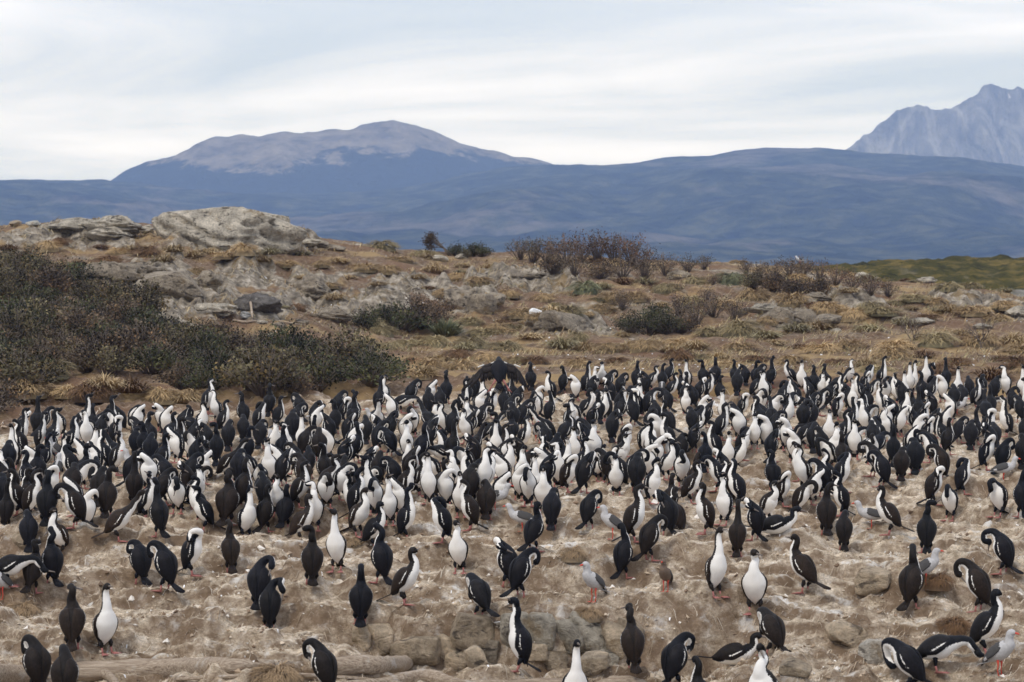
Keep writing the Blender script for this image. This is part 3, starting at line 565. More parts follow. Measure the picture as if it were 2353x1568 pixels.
def spiky_mesh(seed, nbl=240, r=.34, h=.40, droop=.55, wd_=.010):
    r_ = random.Random(seed); V_ = []; F_ = []; T_ = []
    for k in range(nbl):
        az = r_.uniform(0, 6.283); q = math.sqrt(r_.random()); out_ = np.array([math.cos(az), math.sin(az), 0]); b0 = out_ * r * .45 * q
        ln = h * r_.uniform(.7, 1.25); el = R(88 - 62 * q * r_.uniform(.6, 1.1)); d = out_ * math.cos(el) + np.array([0, 0, math.sin(el)])
        p1 = b0 + d * ln * .55; p2 = p1 + (d * .5 + out_ * droop * .6 + np.array([0, 0, -droop * q])) * ln * .5
        p2[2] = max(p2[2], .0); s = np.array([-math.sin(az), math.cos(az), 0]) + np.array([r_.gauss(0, .5), r_.gauss(0, .5), 0]); s /= np.linalg.norm(s)
        i = len(V_); w = wd_ * r_.uniform(.7, 1.3); V_ += [b0 - s * w, b0 + s * w, p1 + s * w, p1 - s * w, p2]; F_ += [(i, i + 1, i + 2, i + 3), (i + 3, i + 2, i + 4)]
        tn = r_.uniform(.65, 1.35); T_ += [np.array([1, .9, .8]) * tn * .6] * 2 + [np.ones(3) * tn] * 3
    return mesh('tussock', np.array(V_), F_, M_leaf, True, {'tint': np.array(T_)})
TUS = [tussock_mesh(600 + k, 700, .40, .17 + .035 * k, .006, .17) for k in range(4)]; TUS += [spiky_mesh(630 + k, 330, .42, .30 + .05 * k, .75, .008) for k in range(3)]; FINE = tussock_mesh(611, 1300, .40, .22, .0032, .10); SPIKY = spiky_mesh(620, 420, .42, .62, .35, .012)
GOLD = (.42, .315, .175); OLVG = (.31, .265, .15); TGRN = (.185, .20, .115); TBRN = (.19, .115, .06); STR = (.36, .27, .17)
TL = '''1160 808 1.0 o;1220 778 1.1 g;1395 806 .9 g;1480 806 .9 g;1330 782 .6 o;1050 826 .75 b;1085 798 .9 o;1000 794 .8 o;940 792 .8 o;985 852 .85 g;960 866 .9 g;900 802 .7 o;1270 722 1.3 g;1200 728 1.1 g;1240 738 .8 g;1310 725 1.0 o;880 574 1.2 o;975 588 1.0 o;920 602 1.1 g;690 588 1.0 o;620 584 1 o;560 584 .9 g;480 584 1 g;400 578 1 g;300 574 .8 g;270 584 .8 g;340 588 .9 b;440 590 1 g;520 592 1 g;600 600 .9 g;780 604 .9 g;840 622 1.1 g;890 628 .9 g;800 642 .8 g;660 612 .8 g;740 612 .7 g;420 922 .8 g;446 918 .75 g;372 922 .7 g;170 908 .9 g;240 892 .9 g;120 864 .9 o;60 908 1 g;210 915 .9 b;300 900 1.0 b;1345 672 1.0 v;1410 692 1 g;1250 692 .8 g;1170 682 .8 g;1130 702 .8 g;1480 652 1 o;1530 672 1 o;1600 652 1 o;1680 652 1.2 v;1730 692 1.1 g;1820 702 1.2 g;1640 772 1.1 o;1700 772 1.2 o;1760 777 1.2 o;1830 762 1.1 o;1880 757 1.2 g;1780 792 .9 g;1840 802 .7 b;1890 812 1 g;1700 802 1 g;1600 802 1 g;1560 792 .8 g;2000 762 1.2 o;2080 747 1 o;2130 732 .8 b;2240 722 1.1 g;2180 717 .9 g;2030 722 1.1 o;2000 717 1 o;2100 690 1 o;2180 667 1 o;2230 662 .9 o;2150 792 1.2 o;2060 802 1 g;2250 797 1.2 g;2330 792 1 g;1950 802 .9 g;2120 822 .9 b;2050 827 1 g;2300 832 .8 b;2350 812 1 g;2280 870 1.0 b;1330 832 .6 b;1950 672 1 g;1500 747 1 g;1100 652 .9 g;1050 642 .9 g;1120 617 .8 g;1000 625 1 g;960 640 .9 g;1020 680 .8 g;870 655 .8 g;760 660 .7 g;700 640 .8 g;380 600 .8 g;1150 760 1 g;1290 800 1.0 o;1340 805 .9 g;1440 800 .9 g;1540 806 .9 g;860 800 .8 o;840 790 .7 o;1120 830 .8 g;1180 835 .7 g;1060 850 .8 g;1010 830 .8 g;1230 835 .7 b;1420 835 .7 b;1560 830 .8 b;1650 825 .8 g;1740 830 .8 b;1820 835 .8 g;1920 838 .7 b;1990 840 .8 g;2200 840 .8 b;2160 860 .8 b;2340 850 .9 b;1900 720 1.0 g;1960 735 1.0 g;1670 705 .9 g;1590 700 .9 o;1520 705 .8 g;1460 690 .9 g;1380 715 .9 g;1080 745 .8 o;1110 770 1.0 o;880 770 .8 o;500 880 .7 g;640 905 .6 g;90 880 .8 o;2210 770 1.0 g;2290 740 .9 g;2150 700 .8 g;2060 700 .8 o;2310 710 .9 g;180 610 .8 b;250 605 .9 b;60 590 .9 b;110 575 .9 g;20 575 .9 b;230 570 .8 b;140 560 .7 b'''
its = []; TC = {'g': (GOLD, 'golden dry grass tussock'), 'o': (OLVG, 'olive grass tussock'), 'v': (TGRN, 'green grass tussock'), 'b': (TBRN, 'rusty brown grass tussock')}
rt = random.Random(31); TLx = TL.split(';')
for q in range(900):
    x = rt.uniform(-60, 2420); y = rt.uniform(575, 860); p = hit(x, y)
    if len(TLx) > 225: break
    if x < 900 and y > np.interp(x, xs, ymn) - 12: continue
    if float(fbm(np.array(p.x / 3.0), np.array(p.y / 4.5), 3, 95)) < rt.uniform(-.25, .25): continue
    TLx.append(f"{x:.0f} {y:.0f} {rt.uniform(.45, .95):.2f} {rt.choice('gggoob')}")
for e in TLx:
    x, y, s, c = e.split(); x, y, s = float(x), float(y), float(s); p = hit(x, y); col, nm = TC[c]
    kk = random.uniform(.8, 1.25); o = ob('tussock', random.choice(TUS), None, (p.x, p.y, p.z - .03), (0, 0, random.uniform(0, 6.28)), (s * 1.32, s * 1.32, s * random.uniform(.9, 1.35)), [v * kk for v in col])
    tag(o, None, 'tussock', 'grass tussocks'); its.append((nm, x, y, o))
relabel(its, lambda k: k)
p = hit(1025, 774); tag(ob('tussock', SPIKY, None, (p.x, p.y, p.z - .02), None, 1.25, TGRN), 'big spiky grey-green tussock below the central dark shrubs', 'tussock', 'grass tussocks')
FT = [(680, 1668, 1.0, STR, 'brown fibrous nest mound tussock in front of the logs'), (2290, 1428, .75, TBRN, 'small domed straw tussock in the right foreground'), (1440, 1505, .6, STR, 'straw tuft overhanging the pale ledge stones'), (2330, 1540, .8, TBRN, 'dark straw hummock near the right edge'), (60, 1500, .8, STR, 'straw hummock at the left edge of foreground'), (255, 1620 - 60, .5, STR, 'straw tuft behind the long log at left'), (1400, 1360, .7, STR, 'straw mound beside the lone grey gull'), (860, 1330, .6, STR, 'straw tuft left of the centre foreground birds')]
for x, y, s, c, lab in FT:
    p = hit(x * .9412, y * .9412); tag(ob('tussock', FINE, None, (p.x, p.y, p.z - .03), (0, 0, 1.0), (s * .6, s * .6, s * .75), c), lab, 'tussock')

# ------------------------------------------------------------------ loose straw, feathers, short grass
def scatter(name, n, xr, yr, ln, wd_, cols, arch, seed, label, flow=True, up=0.0, mat=M_leaf, wmask=None, cat='straw'):
    r_ = np.random.default_rng(seed); xd_ = r_.uniform(*xr, n); ydd = r_.uniform(*yr, n); y = 27120 / (ydd - 473.0) if yr[0] > 860 else r_.uniform(27120 / (yr[1] - 473.0), 111, n)
    x = (xd_ - CX) / FPX * y
    if wmask is not None: m = wmask(x, y, r_); x, y = x[m], y[m]; n = len(x)
    ang = (fbm(x / .7, y / .7, 2, seed) * 1.1 + r_.normal(0, .35, n)) if flow else r_.uniform(0, 6.28, n)
    L = ln * r_.uniform(.5, 1.5, n); dx, dy = np.cos(ang), np.sin(ang); w = wd_ * r_.uniform(.6, 1.4, n)
    def P(k, off): 
        X = x + dx * L * k; Y = np.clip(y + dy * L * k, 16, 150); return np.stack([X, Y, gz(X, Y) + off], -1)
    s = np.stack([-dy, dx, np.zeros(n)], -1) * w[:, None]; ht = arch * r_.uniform(.2, 1.4, n)
    A, B, C_ = P(-.5, .004), P(0, ht + .006), P(.5, up * L * r_.uniform(.2, 1, n) + .005)
    V_ = np.stack([A - s, A + s, B + s, B - s, C_ + s * .5, C_ - s * .5], 1).reshape(-1, 3); k = np.arange(n)[:, None] * 6
    F_ = np.concatenate([k + [0, 1, 2, 3], k + [3, 2, 4, 5]], 0)
    c = np.array(cols)[r_.integers(0, len(cols), n)] * r_.uniform(.75, 1.25, (n, 1)); T_ = np.repeat(c, 6, 0)
    return tag(ob(name, mesh(name, V_, F_, mat, True, {'tint': T_}), color=(1, 1, 1, 1)), label, cat, kind='stuff')
SC = [(.58, .47, .34), (.50, .39, .27), (.66, .56, .43), (.33, .24, .15), (.45, .34, .23), (.72, .64, .52)]
scatter('straw', 60000, (-250, 2600), (1010, 1640), .060, .0024, SC, .025, 901, 'trampled straw strewn over the nesting ground')
scatter('straw_far', 9000, (-250, 2600), (905, 1020), .14, .006, SC[:5], .02, 902, 'thin straw strewn at the rear of the colony')
scatter('dry_grass', 64000, (-200, 2600), (700, 860), .20, .010, [(.40, .29, .14), (.32, .22, .11), (.27, .24, .12), (.20, .13, .07), (.46, .36, .20)], .10, 903, 'short dry grass growing over the slope', up=.5, wmask=lambda x, y, r_: (fbm(x / 2.2, y / 3.0, 3, 95) + r_.normal(0, .25, len(x)) > -.06) & (y > 66), cat='grass')
scatter('feathers', 1500, (-100, 2500), (880, 1640), .024, .007, [(.8, .79, .77), (.7, .68, .64)], .012, 904, 'small white feathers littering the nesting ground', False, cat='feathers')
scatter('feathers_far', 1500, (-100, 2500), (700, 860), .050, .020, [(.8, .79, .77)], .02, 905, 'white feathers blown over the flat and slope', False, wmask=lambda x, y, r_: r_.random(len(x)) < np.clip((104 - y) / 40, .08, 1), cat='feathers')

# clods, pebbles and nest debris over the trampled ground
n = 34000; r_ = np.random.default_rng(911); ydd = r_.uniform(985, 1650, n); y = 27120 / (ydd - 473.0); x = (r_.uniform(-250, 2600, n) - CX) / FPX * y
k_ = (fbm(x / .6, y / .5, 3, 913) + r_.normal(0, .25, n)) > -.05; x, y = x[k_], y[k_]; n = len(x)
sz = np.clip(r_.lognormal(-4.25, .5, n), .006, .045) * np.clip(y / 30, .8, 1.6)
oct_ = np.array([(1, 0, 0), (-1, 0, 0), (0, 1, 0), (0, -1, 0), (0, 0, .7), (0, 0, -.7)], float); of = [(0, 2, 4), (2, 1, 4), (1, 3, 4), (3, 0, 4), (2, 0, 5), (1, 2, 5), (3, 1, 5), (0, 3, 5)]
V_ = (oct_[None] * r_.uniform(.55, 1.4, (n, 6, 1)) + r_.normal(0, .22, (n, 6, 3))) * sz[:, None, None]
a_ = r_.uniform(0, 6.28, n); c_, s_2 = np.cos(a_)[:, None], np.sin(a_)[:, None]; V_ = np.stack([V_[..., 0] * c_ - V_[..., 1] * s_2, V_[..., 0] * s_2 + V_[..., 1] * c_, V_[..., 2]], -1)
V_ += np.stack([x, y, gz(x, y) + sz * .25], -1)[:, None]
F_ = (np.arange(n)[:, None, None] * 6 + np.array(of)[None]).reshape(-1, 3); pal = np.array([(.46, .36, .25), (.34, .25, .165), (.24, .165, .105), (.56, .46, .34), (.40, .31, .22), (.72, .67, .59), (.17, .115, .075)])
T_ = np.repeat(pal[r_.integers(0, len(pal), n)] * r_.uniform(.8, 1.2, (n, 1)), 6, 0)
tag(ob('ground_litter', mesh('ground_litter', V_.reshape(-1, 3), F_, M_leaf, False, {'tint': T_}), color=(1, 1, 1, 1)), 'crumbled clods and pebbles littering the nesting ground', 'litter', kind='stuff')
# ------------------------------------------------------------------ cormorants
b = Mat('plumage')
oi = b.n('ShaderNodeObjectInfo')
pn = b.noise(70, 3, 0.6); pn2 = b.noise(9, 4, 0.6)
wv = b.math('ADD', b.attr('w'), b.math('MULTIPLY_ADD', b.noise(75, 4, 0.65), 1.9, -0.95))
wm = b.ramp(wv, (0.42, 0.0), (0.58, 1.0))
dark = b.mix(1.0, oi.outputs['Color'], b.ramp(pn2, (0.3, 0.55), (0.7, 1.5)), 'MULTIPLY')
dark = b.mix(0.5, dark, b.ramp(pn, (0.35, 0.5), (0.65, 1.5)), 'MULTIPLY')
lite = b.mix(b.ramp(pn2, (0.40, 0.0), (0.75, 0.55)), (0.82, 0.79, 0.735), (0.69, 0.63, 0.535))
b.bump(b.math('ADD', pn, b.noise(25, 3, 0.6, b.coord((1, 1, 0.35)))), 0.35, 0.006)
M_plum = b.done(b.mix(wm, dark, lite), b.math('MULTIPLY_ADD', wm, 0.30, 0.55), 0.11)
s_ = Mat('pink_skin'); M_skin = s_.done(s_.mix(s_.noise(40), (0.27, 0.095, 0.08), (0.44, 0.185, 0.16)), 0.6, 0.3)
s_ = Mat('horn_bill'); M_bill = s_.done(s_.mix(s_.noise(60), (0.09, 0.075, 0.065), (0.22, 0.18, 0.15)), 0.45, 0.4)
s_ = Mat('red_skin'); M_red = s_.done(s_.mix(s_.noise(40), (0.50, 0.045, 0.03), (0.66, 0.09, 0.05)), 0.5, 0.3)

BT = [0, .040, .100, .175, .250, .312]; BA = [.017, .043, .077, .104, .112, .086]; BB = [.014, .040, .074, .097, .098, .072]; BW = [0, 22, 62, 75, 80, 84]
def bird_rows(A, cx, cz, neck, fat=1.0, curve=0.0):
    A = R(A); ax = np.array([math.cos(A), 0, math.sin(A)]); vn = np.array([math.sin(A), 0, -math.cos(A)])
    rows = []
    for t, a, bb, w in zip(BT, BA, BB, BW):
        p = np.array([cx, 0, cz]) + ax * (t - .165)
        rows.append([*p, a * fat, bb * fat, w])
    NA = {4: [.040, .031, .030, .023, .011]}
    n = len(neck); q = np.linspace(0, 1, n)
    ra = np.interp(q, [0, .18, .45, .68, .82, .93, 1], [.056, .042, .0325, .0305, .0335, .0230, .0118])
    rw = np.interp(q, [0, .3, .55, .72, .86, 1], [86, 78, 66, 40, 6, -25])
    for p, r_, w_ in zip(neck, ra, rw): rows.append([*p, r_, r_ * 1.05, w_])
    return rows
def jit(neck, k):
    r_ = random.Random(k); return [(x + r_.uniform(-.004, .004) * i, y + r_.uniform(-.006, .006) * i, z + r_.uniform(-.004, .004) * i) for i, (x, y, z) in enumerate(neck)]
POSE = {}
def defpose(code, A, cx, cz, neck, n=1, legs=True, mirror=False, **kw):
    POSE[code] = []
    for k in range(n):
        nk = jit(neck, hash((len(code), ord(code[0]), k)) & 0xffff) if k else neck
        POSE[code].append(dict(A=A + (k % 3 - 1) * 4 * (k > 0), cx=cx, cz=cz, neck=nk, legs=legs, **kw))
    if mirror:
        POSE[code + '-'] = [dict(p, neck=[(x, -y, z) for x, y, z in p['neck']]) for p in POSE[code]]
defpose('u', 66, -.02, .228, [(.050, 0, .400), (.048, .002, .446), (.030, .004, .492), (.028, .004, .534), (.056, .004, .564), (.084, .004, .568), (.108, .004, .564)], 6)
defpose('q', 66, -.02, .228, [(.050, 0, .400), (.048, .002, .446), (.032, .004, .490), (.026, .010, .530), (.034, .034, .560), (.042, .060, .566), (.050, .082, .563)], 3, mirror=True)
defpose('v', 52, -.02, .228, [(.094, 0, .376), (.100, .002, .420), (.076, .004, .464), (.068, .004, .506), (.094, .004, .536), (.122, .004, .540), (.146, .004, .536)], 4)
defpose('a', 70, -.02, .232, [(.036, 0, .414), (.044, 0, .474), (.036, 0, .536), (.038, 0, .592), (.060, 0, .630), (.086, 0, .640), (.110, 0, .642)], 4)
defpose('t', 72, -.02, .232, [(.034, 0, .414), (.040, 0, .474), (.036, 0, .534), (.040, 0, .584), (.052, 0, .622), (.060, 0, .648), (.068, 0, .670)], 1)
defpose('p', 69, -.02, .228, [(.048, .004, .400), (.074, .030, .440), (.074, .074, .468), (.042, .110, .466), (.000, .124, .436), (-.028, .122, .402), (-.046, .116, .376)], 3, mirror=True)
defpose('d', 64, -.03, .228, [(.056, 0, .394), (.094, .014, .434), (.142, .030, .446), (.176, .040, .416), (.178, .042, .368), (.162, .036, .336), (.146, .030, .314)], 3, mirror=True)
defpose('g', 50, -.04, .230, [(.088, 0, .374), (.150, .014, .402), (.206, .034, .378), (.224, .046, .316), (.196, .048, .254), (.162, .044, .226), (.136, .040, .208)], 2, mirror=True)
defpose('l', 42, -.03, .216, [(.112, 0, .344), (.150, 0, .386), (.184, 0, .434), (.214, 0, .486), (.250, 0, .522), (.276, 0, .534), (.300, 0, .542)], 2)
defpose('b', 16, -.02, .200, [(.165, 0, .250), (.215, 0, .262), (.268, 0, .250), (.308, 0, .214), (.340, 0, .180), (.360, 0, .160), (.378, 0, .142)], 2)
defpose('k', 9, -.03, .100, [(.150, 0, .146), (.190, 0, .176), (.200, 0, .220), (.198, 0, .254), (.226, 0, .274), (.252, 0, .270), (.274, 0, .264)], 1, legs=False)
PH = {'u': .60, 'q': .60, 'v': .575, 'a': .675, 't': .69, 'p': .50, 'd': .485, 'g': .435, 'l': .56, 'b': .31, 'k': .30}

def leg_mesh(side, hip, name='leg', foot=M_skin):
    m = MB(); y = side * .048; hx, hz_ = hip
    m.tube([(hx, side * .052, hz_), (hx + .004, side * .055, hz_ - .035), (-.004, y, .078), (-.008, y, .064)], [.016, .023, .014, .010], 10, -1.0, 0)
    m.tube([(-.008, y, .072), (0, y, .036), (.004, y, .010)], [.010, .0085, .012], 7, -1.0, 1)
    z = .004; o = side * .012
    tips = [(.085, y + side * .040 + o, z), (.100, y + o, z), (.078, y - side * .034 + o, z)]
    V_ = [(-.016, y, z + .012), (-.016, y, 0), tips[0], (tips[0][0], tips[0][1], z + .006), tips[1], (tips[1][0], tips[1][1], z + .007), tips[2], (tips[2][0], tips[2][1], z + .006)]
    m.add(V_, [(0, 3, 5), (0, 5, 7), (1, 4, 2), (1, 6, 4), (2, 4, 5, 3), (4, 6, 7, 5), (0, 1, 2, 3), (0, 7, 6, 1)], -1.0, 1)
    for tp in tips: m.tube([(0, y, .012), (tp[0] * .6, y + (tp[1] - y) * .6, .010), (tp[0] + .012, tp[1], .004)], [.008, .006, .003], 5, -1.0, 1)
    return m.mesh(name, [M_plum, foot])
LEG = {}
def build_pose(p):
    V_, f, w, (S, t, C, T, L, V, a, bb) = loft(bird_rows(p['A'], p['cx'], p['cz'], p['neck'], p.get('fat', 1.0)))
    body = mesh('cormorant_body', np.array(V_), f, M_plum, True, {'w': w})
    parts = [('beak', None)]
    e = C[-1]; Td = T[-1]; Vn = V[-1]
    m = MB().tube([e - Td * .010, e + Td * .014, e + Td * .042, e + Td * .062, e + Td * .067 + Vn * .008], [.0115, .0095, .0065, .0055, .002], 8)
    parts = [('beak', m.mesh('beak', [M_bill]))]
    # folded wings follow the body's own surface
    nr = len(C); q = np.linspace(0, 1, nr); s_top = t[5] + (t[6] - t[5]) * .25; s_bot = t[0] + .1 * (t[1] - t[0])
    def at(s, th, off):
        s2 = max(s, 0); i = s2 * (nr - 1); i0 = min(int(i), nr - 2); fr = i - i0
        lp = lambda X: X[i0] * (1 - fr) + X[i0 + 1] * fr
        c = lp(C); 
        if s < 0: c = c + T[0] * s * 0.55
        aa = lp(a); b2 = lp(bb)
        return c + lp(V) * (b2 * math.cos(th) * (1 + off)) + lp(L) * (aa * math.sin(th) * (1 + off))
    PP, QQ = 16, 13
    for side in (1, -1):
        Vw = []; ww = []
        for lay in (0, 1):
            for i in range(PP):
                pf = i / (PP - 1); s = s_top + (s_bot - .06 - s_top) * pf
                th0 = np.interp(pf, [0, .06, .16, .4, .7, .88, 1], [128, 100, 82, 66, 74, 112, 150]); th1 = np.interp(pf, [0, .1, .5, 1], [140, 168, 178, 170])
                for j in range(QQ):
                    qf = j / (QQ - 1); th = side * R(th0 + (th1 - th0) * qf)
                    bul = math.sin(math.pi * min(pf * 1.1, 1)) ** .6
                    off = (.075 * bul * (1 - .55 * qf) + .035 + .10 * sst(.78, 1, pf)) if lay == 0 else -.04
                    Vw.append(at(s, th, off))
                    bar = 1.15 - abs(qf - (.30 - .18 * pf)) / .085
                    lim = min(sst(.04, .12, pf), 1 - sst(.46, .60, pf))
                    ww.append((min(bar, 1) * lim * 1.1 - .35) if lay == 0 else -1)
        n = PP * QQ; fw = []
        for i in range(PP - 1):
            for j in range(QQ - 1):
                k = i * QQ + j; fw.append((k, k + 1, k + QQ + 1, k + QQ)); fw.append((n + k, n + k + QQ, n + k + QQ + 1, n + k + 1))
        edge = [j for j in range(QQ)] + [i * QQ + QQ - 1 for i in range(1, PP)] + [(PP - 1) * QQ + j for j in range(QQ - 2, -1, -1)] + [i * QQ for i in range(PP - 2, 0, -1)]
        for k in range(len(edge)):
            x, y = edge[k], edge[(k + 1) % len(edge)]; fw.append((x, n + x, n + y, y))
        if side < 0: fw = [tuple(reversed(z)) for z in fw]
        parts.append(('wing', mesh('wing', np.array(Vw), fw, M_plum, True, {'w': ww})))
    # tail
    m = MB(); b0 = C[0] + T[0] * .02; dr = -T[0].copy(); 
    if p['A'] > 30: dr = np.array([-.82, 0, -.44]) if p['A'] > 56 else np.array([-.90, 0, -.40])
    else: dr = np.array([-1, 0, .05 if p['legs'] else .12])
    dr /= np.linalg.norm(dr)
    ln = .185
    if p['legs']:
        zt = b0[2] + dr[2] * ln
        if zt < .012: ln = (b0[2] - .012) / -dr[2]
        ln = max(ln, .15)
    nrm = np.cross(dr, [0, 1, 0])
    for k in range(-3, 4):
        sp = k / 3; d2 = dr + np.array([0, 1, 0]) * sp * .24; d2 /= np.linalg.norm(d2)
        m.blade(b0 + np.array([0, 1, 0]) * sp * .018 + nrm * .002 * (k % 2), b0 + d2 * ln * (1 - .12 * sp * sp) + np.array([0, 1, 0]) * sp * .012, .012, .012, .004, [0, 1, 0], wm_=.016)
    parts.append(('tail', m.mesh('tail', [M_plum])))
    if p['legs']:
        hip = (round(p['cx'] - .005, 3), .135) if p['A'] > 30 else (-.01, .165)
        for sd_ in (1, -1):
            if (hip, sd_) not in LEG: LEG[(hip, sd_)] = leg_mesh(sd_, hip)
            parts.append(('leg', LEG[(hip, sd_)]))
    return body, parts
def join_parts(name, body, parts):
    """one mesh of a whole bird, for those too small to show their parts"""
    mats = [M_plum, M_bill, M_skin, M_red]; V_ = []; f = []; w = []; mi = []
    for me in [body] + [m for _, m in parts]:
        o = len(V_); c = np.empty(len(me.vertices) * 3); me.vertices.foreach_get('co', c); V_ += c.reshape(-1, 3).tolist()
        av = np.empty(len(me.vertices), np.float32); me.attributes['w'].data.foreach_get('value', av); w += av.tolist()
        for pl in me.polygons: f.append(tuple(i + o for i in pl.vertices)); mi.append(mats.index(me.materials[pl.material_index]))
    return mesh(name, np.array(V_), f, mats, True, {'w': w}, mi)
BUILT = {}
for code, lst in POSE.items():
    BUILT[code] = []
    for p in lst:
        body, parts = build_pose(p); BUILT[code].append((body, parts, join_parts('cormorant_whole', body, parts)))

